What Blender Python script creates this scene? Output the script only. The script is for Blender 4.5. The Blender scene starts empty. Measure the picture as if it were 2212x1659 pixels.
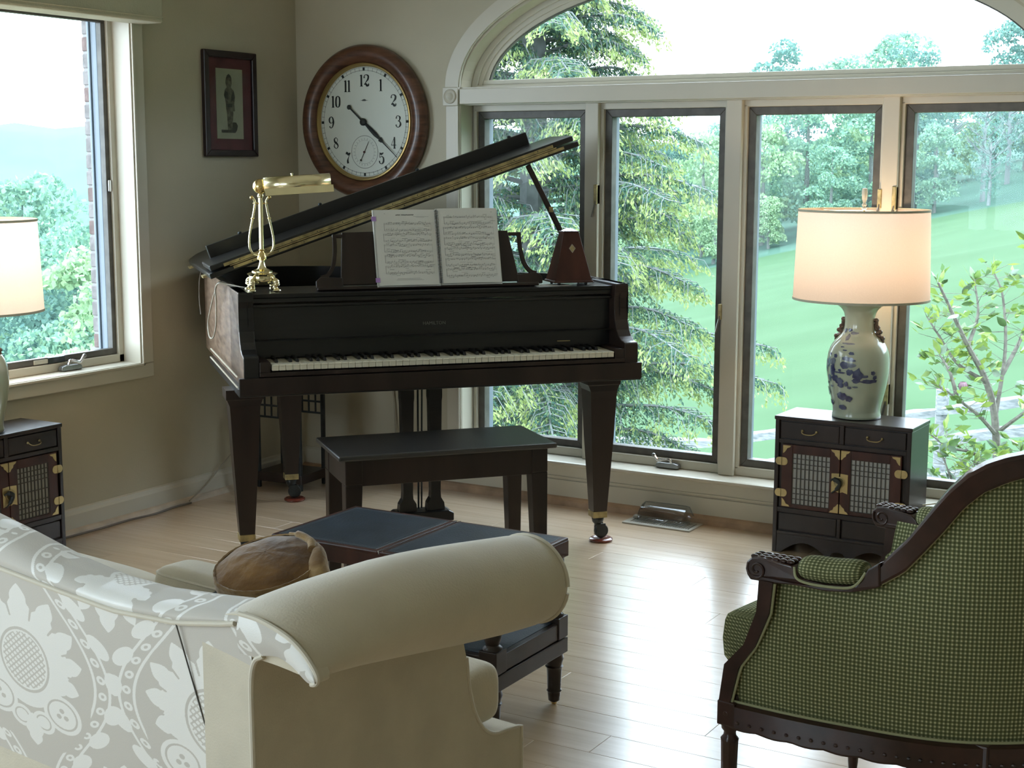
import bpy, bmesh, math, random
import numpy as np
from mathutils import Vector, Matrix
R = math.radians
PI = math.pi
scene = bpy.context.scene
COL = scene.collection

# ------------------------------------------------------------------ camera
cam_d = bpy.data.cameras.new('camera')
cam = bpy.data.objects.new('camera', cam_d)
COL.objects.link(cam)
cam_d.sensor_width = 36.0
cam_d.lens = 3146.6 / 2212 * 36.0
cam_d.clip_start = 0.05
cam_d.clip_end = 3000
yaw, pit, rol = 0.53217, 0.15064, 0.00249
fw = Vector((-math.sin(yaw) * math.cos(pit), math.cos(yaw) * math.cos(pit), -math.sin(pit)))
rt = Vector((math.cos(yaw), math.sin(yaw), 0))
up = rt.cross(fw)
rt2 = math.cos(rol) * rt + math.sin(rol) * up
up2 = -math.sin(rol) * rt + math.cos(rol) * up
cam.matrix_world = Matrix(((rt2.x, up2.x, -fw.x, 0), (rt2.y, up2.y, -fw.y, 0), (rt2.z, up2.z, -fw.z, 1.40), (0, 0, 0, 1)))
scene.camera = cam

# ------------------------------------------------------------------ world, exposure
world = bpy.data.worlds.new('overcast')
scene.world = world
world.use_nodes = True
wb = world.node_tree.nodes['Background']
wb.inputs[0].default_value = (0.74, 0.87, 1.0, 1)
wb.inputs[1].default_value = 8.0
vs = scene.view_settings
vs.view_transform = 'Standard'
vs.look = 'None'
vs.exposure = 0.28
vs.gamma = 1.0
vs.use_curve_mapping = False
cy = scene.cycles
cy.use_denoising = True
cy.denoiser = 'OPENIMAGEDENOISE'
cy.max_bounces = 8
cy.diffuse_bounces = 5
cy.glossy_bounces = 4
cy.transmission_bounces = 6
cy.transparent_max_bounces = 12
cy.sample_clamp_indirect = 6.0
cy.caustics_reflective = False
cy.caustics_refractive = False
cy.use_adaptive_sampling = True
cy.adaptive_threshold = 0.02

def portal(name, loc, rot, sx, sy):
    d = bpy.data.lights.new(name, 'AREA')
    d.shape = 'RECTANGLE'; d.size = sx; d.size_y = sy
    d.cycles.is_portal = True
    o = bpy.data.objects.new(name, d)
    o.location = loc; o.rotation_euler = rot
    COL.objects.link(o)

XW, YW = -4.18, 5.205          # interior faces of the left wall and the window wall
XR, YB, ZC = 2.1, -2.9, 2.62   # right wall, back wall, ceiling
portal('portal_front', (-2.13, YW + .30, 1.16), (R(-90), 0, 0), 2.5, 2.1)
portal('portal_left', (XW - .28, 3.35, 1.27), (0, R(-90), 0), 1.5, 1.8)
portal('portal_left_near', (XW - .28, -.4, 1.4), (0, R(-90), 0), 1.7, 3.0)
portal('portal_back', (-3.0, YB - .28, 1.5), (R(90), 0, 0), 2.0, 1.6)

# ------------------------------------------------------------------ materials
def mat(name, col, rough=.5, metal=0, spec=.5, coat=0, var=0, vscale=8, bump=0, bscale=60, sheen=0, stretch=None, col2=None, trans=0):
    m = bpy.data.materials.new(name); m.use_nodes = True
    nt = m.node_tree; b = nt.nodes['Principled BSDF']
    b.inputs['Base Color'].default_value = (*col, 1)
    b.inputs['Roughness'].default_value = rough
    b.inputs['Metallic'].default_value = metal
    b.inputs['Specular IOR Level'].default_value = spec
    b.inputs['Coat Weight'].default_value = coat
    b.inputs['Coat Roughness'].default_value = .12
    if sheen: b.inputs['Sheen Weight'].default_value = sheen
    if trans: b.inputs['Transmission Weight'].default_value = trans
    if var or col2:
        tc = nt.nodes.new('ShaderNodeTexCoord'); mp = nt.nodes.new('ShaderNodeMapping')
        nt.links.new(tc.outputs['Object'], mp.inputs[0])
        if stretch: mp.inputs['Scale'].default_value = stretch
        nz = nt.nodes.new('ShaderNodeTexNoise'); nz.inputs['Scale'].default_value = vscale
        nz.inputs['Detail'].default_value = 5
        nt.links.new(mp.outputs[0], nz.inputs[0])
        rp = nt.nodes.new('ShaderNodeValToRGB')
        c2 = col2 or tuple(max(0, c * (1 - var)) for c in col)
        c1 = col if col2 else tuple(min(1, c * (1 + var)) for c in col)
        rp.color_ramp.elements[0].position = .35; rp.color_ramp.elements[1].position = .65
        rp.color_ramp.elements[0].color = (*c2, 1); rp.color_ramp.elements[1].color = (*c1, 1)
        nt.links.new(nz.outputs[0], rp.inputs[0]); nt.links.new(rp.outputs[0], b.inputs['Base Color'])
    if bump:
        tc = nt.nodes.new('ShaderNodeTexCoord')
        nz = nt.nodes.new('ShaderNodeTexNoise'); nz.inputs['Scale'].default_value = bscale
        nz.inputs['Detail'].default_value = 4
        nt.links.new(tc.outputs['Object'], nz.inputs[0])
        bp = nt.nodes.new('ShaderNodeBump'); bp.inputs['Strength'].default_value = bump
        bp.inputs['Distance'].default_value = .01
        nt.links.new(nz.outputs[0], bp.inputs['Height']); nt.links.new(bp.outputs[0], b.inputs['Normal'])
    return m

M = {}
M['wall'] = mat('wall_paint', (.49, .455, .35), .85, spec=.2, var=.03, vscale=3, bump=.08, bscale=220)
M['ceiling'] = mat('ceiling_paint', (.8, .8, .76), .9, spec=.2, bump=.05, bscale=200)
M['trim'] = mat('trim_paint', (.56, .53, .44), .35, spec=.4, var=.02, vscale=5)
M['sash'] = mat('bronze_sash', (.10, .095, .083), .45, spec=.4, var=.2, vscale=20)
M['outer'] = mat('outer_cladding', (.17, .21, .25), .5, var=.05)
M['shoe'] = mat('stained_shoe', (.40, .27, .17), .5, var=.2, vscale=12)
M['shoe_l'] = mat('pale_shoe', (.55, .46, .35), .5, var=.15, vscale=12)
M['ebony'] = mat('ebonised_wood', (.0070, .0068, .0068), .34, spec=.5, coat=.2, var=.3, vscale=6, stretch=(1, 1, 8))
M['mahog'] = mat('dark_mahogany', (.020, .0115, .0088), .36, spec=.45, coat=.1, var=.4, vscale=9, stretch=(1, 1, .12))
M['mahog2'] = mat('red_mahogany', (.05, .016, .010), .38, spec=.4, var=.4, vscale=14, stretch=(1, 1, .2))
M['caseside'] = mat('brown_case_side', (.26, .18, .12), .36, spec=.5, coat=.25, col2=(.13, .08, .052), vscale=10, stretch=(1, 1, 6))
M['brass'] = mat('brass', (.80, .62, .28), .22, 1, var=.12, vscale=30)
M['brass_pale'] = mat('polished_brass', (.88, .80, .52), .17, 1, var=.05, vscale=20)
M['brass_dull'] = mat('aged_brass', (.42, .34, .17), .45, .8, var=.3, vscale=40)
M['iron'] = mat('dark_iron', (.03, .035, .036), .4, .4, var=.3, vscale=20)
M['chrome'] = mat('chrome', (.75, .76, .78), .15, 1)
M['grey_metal'] = mat('grey_metal', (.22, .22, .21), .3, .8, var=.15, vscale=20)
M['ivory'] = mat('ivory', (.72, .68, .54), .3, var=.05, vscale=40)
M['key_black'] = mat('black_key', (.012, .012, .013), .25)
M['paper'] = mat('paper', (.66, .66, .61), .75, spec=.2, var=.03, vscale=6)
M['ink'] = mat('ink', (.14, .14, .13), .8)
M['ink_grey'] = mat('grey_ink', (.30, .30, .28), .8)
M['purple'] = mat('purple_tab', (.38, .22, .52), .6)
M['clockwood'] = mat('clock_oak', (.095, .04, .021), .35, coat=.2, var=.4, vscale=12, stretch=(1, 1, 5))
M['clockface'] = mat('clock_face', (.78, .78, .72), .6, var=.02)
M['numeral'] = mat('black_print', (.012, .014, .013), .6)
M['gold_rim'] = mat('gilt_rim', (.50, .35, .14), .35, .8)
M['maroon'] = mat('maroon_mat', (.10, .026, .030), .7, var=.25, vscale=14, bump=.05)
M['frame_dark'] = mat('black_red_frame', (.018, .008, .008), .35, var=.3, vscale=15)
M['picpaper'] = mat('aged_print_paper', (.34, .34, .25), .7, var=.06, vscale=12)
M['sepia'] = mat('sepia_print', (.12, .11, .075), .8, var=.5, vscale=60)
M['sepia_d'] = mat('dark_sepia_print', (.05, .046, .035), .8, var=.4, vscale=60)
M['leather'] = mat('blue_leather', (.022, .034, .05), .36, spec=.5, var=.25, vscale=9, bump=.12, bscale=180)
M['tooling'] = mat('tooled_line', (.10, .12, .14), .4)
M['celadon'] = mat('celadon_glaze', (.42, .47, .36), .14, spec=.5, coat=.3, var=.05, vscale=7, bump=.03, bscale=20)
M['cobalt'] = mat('cobalt_glaze', (.03, .035, .10), .2, coat=.3, col2=(.10, .12, .20), vscale=40)
M['brownglaze'] = mat('brown_glaze', (.11, .075, .055), .3, coat=.2, var=.5, vscale=50)
M['ricepaper'] = mat('rice_paper', (.40, .40, .38), .8)
M['lattice'] = mat('grey_lattice', (.065, .06, .05), .6)
M['whitebrass'] = mat('yellow_brass_plate', (.52, .40, .18), .32, .55, var=.1, vscale=40)
M['plastic'] = mat('clear_plastic', (.9, .92, .93), .12, trans=0, spec=.5)
M['ventmetal'] = mat('vent_metal', (.42, .40, .34), .45, .3)
M['vent_shade'] = mat('painted_vent_shade', (.03, .028, .025), .6)
M['cable'] = mat('cable', (.16, .13, .10), .5)
M['cable_light'] = mat('pale_cable', (.34, .31, .24), .5)
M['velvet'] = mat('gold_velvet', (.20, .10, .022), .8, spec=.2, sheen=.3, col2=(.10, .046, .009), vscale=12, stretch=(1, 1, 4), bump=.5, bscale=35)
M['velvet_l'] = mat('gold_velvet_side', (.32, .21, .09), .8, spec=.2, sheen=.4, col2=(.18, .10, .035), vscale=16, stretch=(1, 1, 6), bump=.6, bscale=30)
M['teal'] = mat('teal_tapestry', (.045, .075, .075), .9, col2=(.01, .014, .016), vscale=60, bump=.4, bscale=200)
M['valance'] = mat('valance_cloth', (.50, .49, .38), .9, spec=.1, var=.05, vscale=6, bump=.25, bscale=150)
M['cream'] = mat('cream_upholstery', (.60, .545, .43), .8, spec=.2, sheen=.25, var=.06, vscale=9, bump=.15, bscale=260)
M['piping'] = mat('cream_piping', (.62, .57, .46), .7, sheen=.2)
M['greenpipe'] = mat('green_piping', (.34, .35, .20), .8)
M['chairwood'] = mat('carved_mahogany', (.032, .012, .009), .30, spec=.5, coat=.25, var=.4, vscale=18)
M['coaster'] = mat('red_wood_cup', (.14, .028, .016), .25, coat=.4, var=.3, vscale=20)

# translucent lamp shade
def shade_mat():
    m = bpy.data.materials.new('lamp_shade_cloth'); m.use_nodes = True
    nt = m.node_tree; nt.nodes.remove(nt.nodes['Principled BSDF'])
    out = nt.nodes['Material Output']
    tc = nt.nodes.new('ShaderNodeTexCoord'); nz = nt.nodes.new('ShaderNodeTexNoise'); nz.inputs['Scale'].default_value = 260
    nt.links.new(tc.outputs['Object'], nz.inputs[0])
    mx = nt.nodes.new('ShaderNodeMix'); mx.data_type = 'RGBA'
    mx.inputs[6].default_value = (.66, .57, .51, 1); mx.inputs[7].default_value = (.73, .64, .57, 1)
    nt.links.new(nz.outputs[0], mx.inputs[0])
    d = nt.nodes.new('ShaderNodeBsdfDiffuse'); t = nt.nodes.new('ShaderNodeBsdfTranslucent'); s = nt.nodes.new('ShaderNodeMixShader')
    s.inputs[0].default_value = .45
    nt.links.new(mx.outputs[2], d.inputs[0]); nt.links.new(mx.outputs[2], t.inputs[0])
    nt.links.new(d.outputs[0], s.inputs[1]); nt.links.new(t.outputs[0], s.inputs[2]); nt.links.new(s.outputs[0], out.inputs[0])
    return m
M['shade'] = shade_mat()

def glass_mat(name, tint=(.97, .985, .98), refl=.08):
    m = bpy.data.materials.new(name); m.use_nodes = True
    nt = m.node_tree; nt.nodes.remove(nt.nodes['Principled BSDF'])
    out = nt.nodes['Material Output']
    lf = nt.nodes.new('ShaderNodeLayerWeight'); lf.inputs[0].default_value = .5
    lw = nt.nodes.new('ShaderNodeMath'); lw.operation = 'POWER'; lw.inputs[1].default_value = 5
    nt.links.new(lf.outputs['Facing'], lw.inputs[0])
    mt = nt.nodes.new('ShaderNodeMath'); mt.operation = 'MULTIPLY_ADD'; mt.inputs[1].default_value = .5; mt.inputs[2].default_value = refl / 2
    tr = nt.nodes.new('ShaderNodeBsdfTransparent'); tr.inputs[0].default_value = (*tint, 1)
    gl = nt.nodes.new('ShaderNodeBsdfGlossy'); gl.inputs['Roughness'].default_value = .02
    s = nt.nodes.new('ShaderNodeMixShader')
    nt.links.new(lw.outputs[0], mt.inputs[0]); nt.links.new(mt.outputs[0], s.inputs[0])
    nt.links.new(tr.outputs[0], s.inputs[1]); nt.links.new(gl.outputs[0], s.inputs[2]); nt.links.new(s.outputs[0], out.inputs[0])
    return m
M['glass'] = glass_mat('window_glass', refl=.015)
M['plastic'] = glass_mat('clear_plastic', (.86, .88, .90), .16)

# maple planks: colour differs per plank object
def floor_mat():
    m = bpy.data.materials.new('maple_plank'); m.use_nodes = True
    nt = m.node_tree; b = nt.nodes['Principled BSDF']; L = nt.links.new
    oi = nt.nodes.new('ShaderNodeObjectInfo'); tc = nt.nodes.new('ShaderNodeTexCoord')
    mp = nt.nodes.new('ShaderNodeMapping'); mp.inputs['Scale'].default_value = (1.3, 16, 1)
    ad = nt.nodes.new('ShaderNodeVectorMath'); ad.operation = 'ADD'
    L(tc.outputs['Object'], mp.inputs[0]); L(mp.outputs[0], ad.inputs[0])
    sc = nt.nodes.new('ShaderNodeVectorMath'); sc.operation = 'SCALE'; sc.inputs['Scale'].default_value = 40
    cb = nt.nodes.new('ShaderNodeCombineXYZ'); L(oi.outputs['Random'], cb.inputs[0]); L(oi.outputs['Random'], cb.inputs[1])
    L(cb.outputs[0], sc.inputs[0]); L(sc.outputs[0], ad.inputs[1])
    nz = nt.nodes.new('ShaderNodeTexNoise'); nz.inputs['Scale'].default_value = 2.2; nz.inputs['Detail'].default_value = 8
    L(ad.outputs[0], nz.inputs[0])
    r1 = nt.nodes.new('ShaderNodeValToRGB'); e = r1.color_ramp.elements
    e[0].position = .3; e[0].color = (.56, .41, .265, 1); e[1].position = .7; e[1].color = (.68, .53, .37, 1)
    L(nz.outputs[0], r1.inputs[0])
    r2 = nt.nodes.new('ShaderNodeValToRGB'); e = r2.color_ramp.elements
    e[0].color = (.90, .885, .87, 1); e[1].color = (1.0, 1.0, 1.0, 1)
    L(oi.outputs['Random'], r2.inputs[0])
    mx = nt.nodes.new('ShaderNodeMix'); mx.data_type = 'RGBA'; mx.blend_type = 'MULTIPLY'; mx.inputs[0].default_value = 1
    L(r1.outputs[0], mx.inputs[6]); L(r2.outputs[0], mx.inputs[7]); L(mx.outputs[2], b.inputs['Base Color'])
    b.inputs['Roughness'].default_value = .30
    b.inputs['Coat Weight'].default_value = 1.0; b.inputs['Coat Roughness'].default_value = .23; b.inputs['Coat IOR'].default_value = 1.6
    bp = nt.nodes.new('ShaderNodeBump'); bp.inputs['Strength'].default_value = .04; L(nz.outputs[0], bp.inputs['Height']); L(bp.outputs[0], b.inputs['Normal'])
    return m
M['floor'] = floor_mat()
M['subfloor'] = mat('dark_joint', (.30, .22, .15), .8)

# green seed-check weave, driven by the UVs in metres
def check_mat(name, ax='UV'):
    m = bpy.data.materials.new(name); m.use_nodes = True
    nt = m.node_tree; b = nt.nodes['Principled BSDF']; L = nt.links.new
    tc = nt.nodes.new('ShaderNodeTexCoord'); sp = nt.nodes.new('ShaderNodeSeparateXYZ'); L(tc.outputs[ax], sp.inputs[0])
    def s(o, f):
        a = nt.nodes.new('ShaderNodeMath'); a.operation = 'MULTIPLY'; a.inputs[1].default_value = f; L(o, a.inputs[0])
        c = nt.nodes.new('ShaderNodeMath'); c.operation = 'SINE'; L(a.outputs[0], c.inputs[0])
        d = nt.nodes.new('ShaderNodeMath'); d.operation = 'MULTIPLY_ADD'; d.inputs[1].default_value = .5; d.inputs[2].default_value = .5; L(c.outputs[0], d.inputs[0])
        return d.outputs[0]
    f = 2 * PI / .0078
    a, c = s(sp.outputs[0], f), s(sp.outputs[1], f)
    ml = nt.nodes.new('ShaderNodeMath'); ml.operation = 'MULTIPLY'; L(a, ml.inputs[0]); L(c, ml.inputs[1])
    av = nt.nodes.new('ShaderNodeMath'); av.operation = 'ADD'; L(a, av.inputs[0]); L(c, av.inputs[1])
    r1 = nt.nodes.new('ShaderNodeValToRGB'); e = r1.color_ramp.elements
    e[0].position = .15; e[0].color = (.085, .095, .042, 1); e[1].position = .75; e[1].color = (.20, .22, .105, 1)
    hf = nt.nodes.new('ShaderNodeMath'); hf.operation = 'MULTIPLY'; hf.inputs[1].default_value = .5; L(av.outputs[0], hf.inputs[0]); L(hf.outputs[0], r1.inputs[0])
    r2 = nt.nodes.new('ShaderNodeValToRGB'); e = r2.color_ramp.elements
    e[0].position = .45; e[0].color = (0, 0, 0, 1); e[1].position = .75; e[1].color = (1, 1, 1, 1)
    L(ml.outputs[0], r2.inputs[0])
    mx = nt.nodes.new('ShaderNodeMix'); mx.data_type = 'RGBA'; L(r2.outputs[0], mx.inputs[0]); L(r1.outputs[0], mx.inputs[6]); mx.inputs[7].default_value = (.52, .50, .30, 1)
    L(mx.outputs[2], b.inputs['Base Color']); b.inputs['Roughness'].default_value = .85; b.inputs['Specular IOR Level'].default_value = .15
    bp = nt.nodes.new('ShaderNodeBump'); bp.inputs['Strength'].default_value = .35; bp.inputs['Distance'].default_value = .002
    L(av.outputs[0], bp.inputs['Height']); L(bp.outputs[0], b.inputs['Normal'])
    return m
M['check'] = check_mat('green_seed_check')

# damask: the weave motif is a per-vertex mask 'motif'
def damask_mat():
    m = bpy.data.materials.new('cream_damask'); m.use_nodes = True
    nt = m.node_tree; b = nt.nodes['Principled BSDF']; L = nt.links.new
    at = nt.nodes.new('ShaderNodeAttribute'); at.attribute_name = 'motif'
    r = nt.nodes.new('ShaderNodeValToRGB'); e = r.color_ramp.elements
    e[0].position = .35; e[0].color = (.55, .515, .455, 1); e[1].position = .65; e[1].color = (.80, .785, .735, 1)
    L(at.outputs['Fac'], r.inputs[0]); L(r.outputs[0], b.inputs['Base Color'])
    r2 = nt.nodes.new('ShaderNodeMapRange'); r2.inputs[3].default_value = .75; r2.inputs[4].default_value = .42
    L(at.outputs['Fac'], r2.inputs[0]); L(r2.outputs[0], b.inputs['Roughness'])
    b.inputs['Sheen Weight'].default_value = .25
    tc = nt.nodes.new('ShaderNodeTexCoord'); nz = nt.nodes.new('ShaderNodeTexNoise'); nz.inputs['Scale'].default_value = 500
    L(tc.outputs['Object'], nz.inputs[0]); bp = nt.nodes.new('ShaderNodeBump'); bp.inputs['Strength'].default_value = .12; bp.inputs['Distance'].default_value = .003
    L(nz.outputs[0], bp.inputs['Height']); L(bp.outputs[0], b.inputs['Normal'])
    return m
M['damask'] = damask_mat()

def leaf_mat(name, cols, trans=.35, rough=.6):
    m = bpy.data.materials.new(name); m.use_nodes = True
    nt = m.node_tree; nt.nodes.remove(nt.nodes['Principled BSDF']); L = nt.links.new; out = nt.nodes['Material Output']
    g = nt.nodes.new('ShaderNodeNewGeometry'); r = nt.nodes.new('ShaderNodeValToRGB')
    el = r.color_ramp.elements
    while len(el) < len(cols): el.new(.5)
    for i, c in enumerate(cols):
        el[i].position = i / (len(cols) - 1); el[i].color = (*c, 1)
    L(g.outputs['Random Per Island'], r.inputs[0])
    d = nt.nodes.new('ShaderNodeBsdfDiffuse'); t = nt.nodes.new('ShaderNodeBsdfTranslucent'); s = nt.nodes.new('ShaderNodeMixShader')
    s.inputs[0].default_value = trans
    L(r.outputs[0], d.inputs[0]); L(r.outputs[0], t.inputs[0]); L(d.outputs[0], s.inputs[1]); L(t.outputs[0], s.inputs[2]); L(s.outputs[0], out.inputs[0])
    return m
M['hemlock'] = leaf_mat('hemlock_needles', [(.055, .12, .105), (.08, .155, .125), (.115, .20, .14), (.18, .27, .14), (.26, .34, .15)])
M['hemlock_tip'] = leaf_mat('hemlock_new_growth', [(.24, .32, .12), (.31, .39, .15), (.37, .44, .20)])
M['woodleaf'] = leaf_mat('woodland_leaves', [(.13, .25, .19), (.18, .31, .23), (.23, .38, .26), (.29, .44, .28)])
M['woodleaf_d'] = leaf_mat('dark_woodland_leaves', [(.10, .20, .18), (.14, .25, .21), (.18, .31, .24)])
M['woodleaf_y'] = leaf_mat('pale_woodland_leaves', [(.22, .35, .20), (.28, .41, .23), (.34, .47, .26)])
M['magleaf'] = leaf_mat('magnolia_leaves', [(.11, .19, .08), (.18, .28, .08), (.25, .33, .07), (.17, .25, .15)], .45)
M['bark'] = mat('grey_bark', (.12, .13, .12), .9, var=.3, vscale=10)
M['bark_pale'] = mat('pale_bark', (.17, .19, .19), .9, var=.2, vscale=10)
M['bark_near'] = mat('shrub_bark', (.16, .15, .13), .9, var=.3, vscale=40)
M['rail'] = mat('weathered_rail', (.26, .27, .28), .9, col2=(.13, .145, .15), vscale=5, stretch=(1, 8, 8), bump=.3, bscale=14)
M['petal'] = mat('pink_petal', (.36, .22, .28), .6, var=.2, vscale=40)
M['grass'] = mat('meadow_grass', (.050, .098, .046), .95, spec=.1, col2=(.042, .085, .038), vscale=.35, bump=.6, bscale=2.5)
M['hill'] = mat('wooded_ridge', (.06, .12, .085), .95, spec=.1, col2=(.045, .095, .07), vscale=.03)
M['brick_a'] = mat('brick_red_brown', (.17, .12, .11), .9, var=.2, vscale=20, bump=.3)
M['brick_b'] = mat('brick_grey', (.20, .185, .18), .9, var=.2, vscale=20, bump=.3)
M['mortar'] = mat('mortar', (.30, .29, .28), .95)

M['unseen_ground'] = mat('added_grey_ground', (.26, .255, .25), .9, var=.1, vscale=2)  # unseen grey ground, added to keep green meadow bounce out of the room

M['bench_top'] = mat('satin_black_seat', (.012, .012, .013), .42, spec=.8, coat=.6, var=.2, vscale=8)
M['bench_top'].node_tree.nodes['Principled BSDF'].inputs['Coat Roughness'].default_value = .3
# ------------------------------------------------------------------ geometry helpers
class MB:
    def __init__(s):
        s.v = []; s.f = []; s.uv = {}
    def add(s, vs, fs):
        n = len(s.v); s.v += [tuple(p) for p in vs]; s.f += [tuple(i + n for i in f) for f in fs]; return s
    def box(s, x0, x1, y0, y1, z0, z1, mtx=None):
        vs = [Vector(p) for p in ((x0, y0, z0), (x1, y0, z0), (x1, y1, z0), (x0, y1, z0), (x0, y0, z1), (x1, y0, z1), (x1, y1, z1), (x0, y1, z1))]
        if mtx: vs = [mtx @ p for p in vs]
        return s.add(vs, [(0, 3, 2, 1), (4, 5, 6, 7), (0, 1, 5, 4), (1, 2, 6, 5), (2, 3, 7, 6), (3, 0, 4, 7)])
    def prism(s, poly, a, b, plane='xy'):
        """poly 2-D extruded from a to b; plane names the polygon's axes"""
        def P(p, c):
            return {'xy': (p[0], p[1], c), 'xz': (p[0], c, p[1]), 'yz': (c, p[0], p[1])}[plane]
        n = len(poly)
        vs = [P(p, a) for p in poly] + [P(p, b) for p in poly]
        fs = [tuple(range(n))[::-1], tuple(range(n, 2 * n))] + [(i, (i + 1) % n, n + (i + 1) % n, n + i) for i in range(n)]
        return s.add(vs, fs)
    def lathe(s, prof, n=24, c=(0, 0, 0), axis='z', cap=True):
        vs = []
        for r, h in prof:
            for k in range(n):
                a = 2 * PI * k / n
                x, y = r * math.cos(a), r * math.sin(a)
                p = {'z': (x, y, h), 'y': (x, h, y), 'x': (h, x, y)}[axis]
                vs.append((p[0] + c[0], p[1] + c[1], p[2] + c[2]))
        m = len(prof)
        fs = [(i * n + k, i * n + (k + 1) % n, (i + 1) * n + (k + 1) % n, (i + 1) * n + k) for i in range(m - 1) for k in range(n)]
        if cap: fs += [tuple(range(n))[::-1], tuple(range((m - 1) * n, m * n))]
        return s.add(vs, fs)
    def tube(s, pts, r, n=8, closed=False):
        pts = [Vector(p) for p in pts]; m = len(pts)
        rs = r if isinstance(r, (list, tuple)) else [r] * m
        vs = []; prev = None
        for i, p in enumerate(pts):
            if closed: t = pts[(i + 1) % m] - pts[i - 1]
            else: t = pts[min(i + 1, m - 1)] - pts[max(i - 1, 0)]
            t.normalize()
            if prev is None:
                q = Vector((0, 0, 1)) if abs(t.z) < .9 else Vector((1, 0, 0))
                u = t.cross(q).normalized()
            else:
                u = (prev - t * prev.dot(t)).normalized()
            prev = u; w = t.cross(u)
            for k in range(n):
                a = 2 * PI * k / n
                vs.append(p + (u * math.cos(a) + w * math.sin(a)) * rs[i])
        fs = [(i * n + k, i * n + (k + 1) % n, (i + 1) * n + (k + 1) % n, (i + 1) * n + k) for i in range(m - 1) for k in range(n)]
        if closed: fs += [((m - 1) * n + k, (m - 1) * n + (k + 1) % n, (k + 1) % n, k) for k in range(n)]
        else: fs += [tuple(range(n))[::-1], tuple(range((m - 1) * n, m * n))]
        return s.add(vs, fs)
    def bar(s, a, b, w, h, up=(0, 0, 1)):
        """rectangular bar from a to b, w across, h along up"""
        a, b = Vector(a), Vector(b); t = (b - a).normalized(); u = Vector(up); x = t.cross(u).normalized(); u = x.cross(t).normalized()
        vs = [p + x * i * w / 2 + u * j * h / 2 for p in (a, b) for i, j in ((-1, -1), (1, -1), (1, 1), (-1, 1))]
        return s.add(vs, [(0, 1, 2, 3), (7, 6, 5, 4), (0, 4, 5, 1), (1, 5, 6, 2), (2, 6, 7, 3), (3, 7, 4, 0)])
    def sphere(s, c, r, n=16, m=10, sc=(1, 1, 1)):
        vs = [(c[0], c[1], c[2] + r * sc[2])]
        for i in range(1, m):
            a = PI * i / m
            for k in range(n):
                b = 2 * PI * k / n
                vs.append((c[0] + r * math.sin(a) * math.cos(b) * sc[0], c[1] + r * math.sin(a) * math.sin(b) * sc[1], c[2] + r * math.cos(a) * sc[2]))
        vs.append((c[0], c[1], c[2] - r * sc[2]))
        fs = [(0, 1 + k, 1 + (k + 1) % n) for k in range(n)]
        fs += [(1 + (i - 1) * n + k, 1 + i * n + k, 1 + i * n + (k + 1) % n, 1 + (i - 1) * n + (k + 1) % n) for i in range(1, m - 1) for k in range(n)]
        l = len(vs) - 1
        fs += [(l, 1 + (m - 2) * n + (k + 1) % n, 1 + (m - 2) * n + k) for k in range(n)]
        return s.add(vs, fs)
    def grid(s, P, uv=None, closed_u=False):
        """P[i][j] points; quads; optional uv[i][j]"""
        a, b = len(P), len(P[0]); n0 = len(s.v)
        for i in range(a):
            for j in range(b):
                if uv: s.uv[len(s.v)] = uv[i][j]
                s.v.append(tuple(P[i][j]))
        for i in range(a if closed_u else a - 1):
            for j in range(b - 1):
                i2 = (i + 1) % a
                s.f.append((n0 + i * b + j, n0 + i2 * b + j, n0 + i2 * b + j + 1, n0 + i * b + j + 1))
        return s
    def build(s, name, m, parent=None, smooth=False, bevel=0, seg=2, subsurf=0, fix=True, thick=0, angle=40):
        me = bpy.data.meshes.new(name); me.from_pydata(s.v, [], s.f); me.validate(); me.update()
        if fix:
            bm = bmesh.new(); bm.from_mesh(me); bmesh.ops.recalc_face_normals(bm, faces=bm.faces); bm.to_mesh(me); bm.free()
        if s.uv:
            ul = me.uv_layers.new(name='UVMap')
            for lp in me.loops:
                ul.data[lp.index].uv = s.uv.get(lp.vertex_index, (0, 0))
        me.materials.append(M[m] if isinstance(m, str) else m)
        o = bpy.data.objects.new(name, me); COL.objects.link(o)
        if parent: o.parent = parent
        if smooth: me.polygons.foreach_set('use_smooth', [True] * len(me.polygons))
        if thick:
            md = o.modifiers.new('solid', 'SOLIDIFY'); md.thickness = thick; md.offset = 0
        if bevel:
            md = o.modifiers.new('bevel', 'BEVEL'); md.width = bevel; md.segments = seg; md.limit_method = 'ANGLE'; md.angle_limit = R(35)
            md.harden_normals = False
        if subsurf:
            md = o.modifiers.new('sub', 'SUBSURF'); md.levels = subsurf; md.render_levels = subsurf
        if smooth and not subsurf:
            try:
                me.set_sharp_from_angle(angle=R(angle))
            except Exception: pass
        return o

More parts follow.
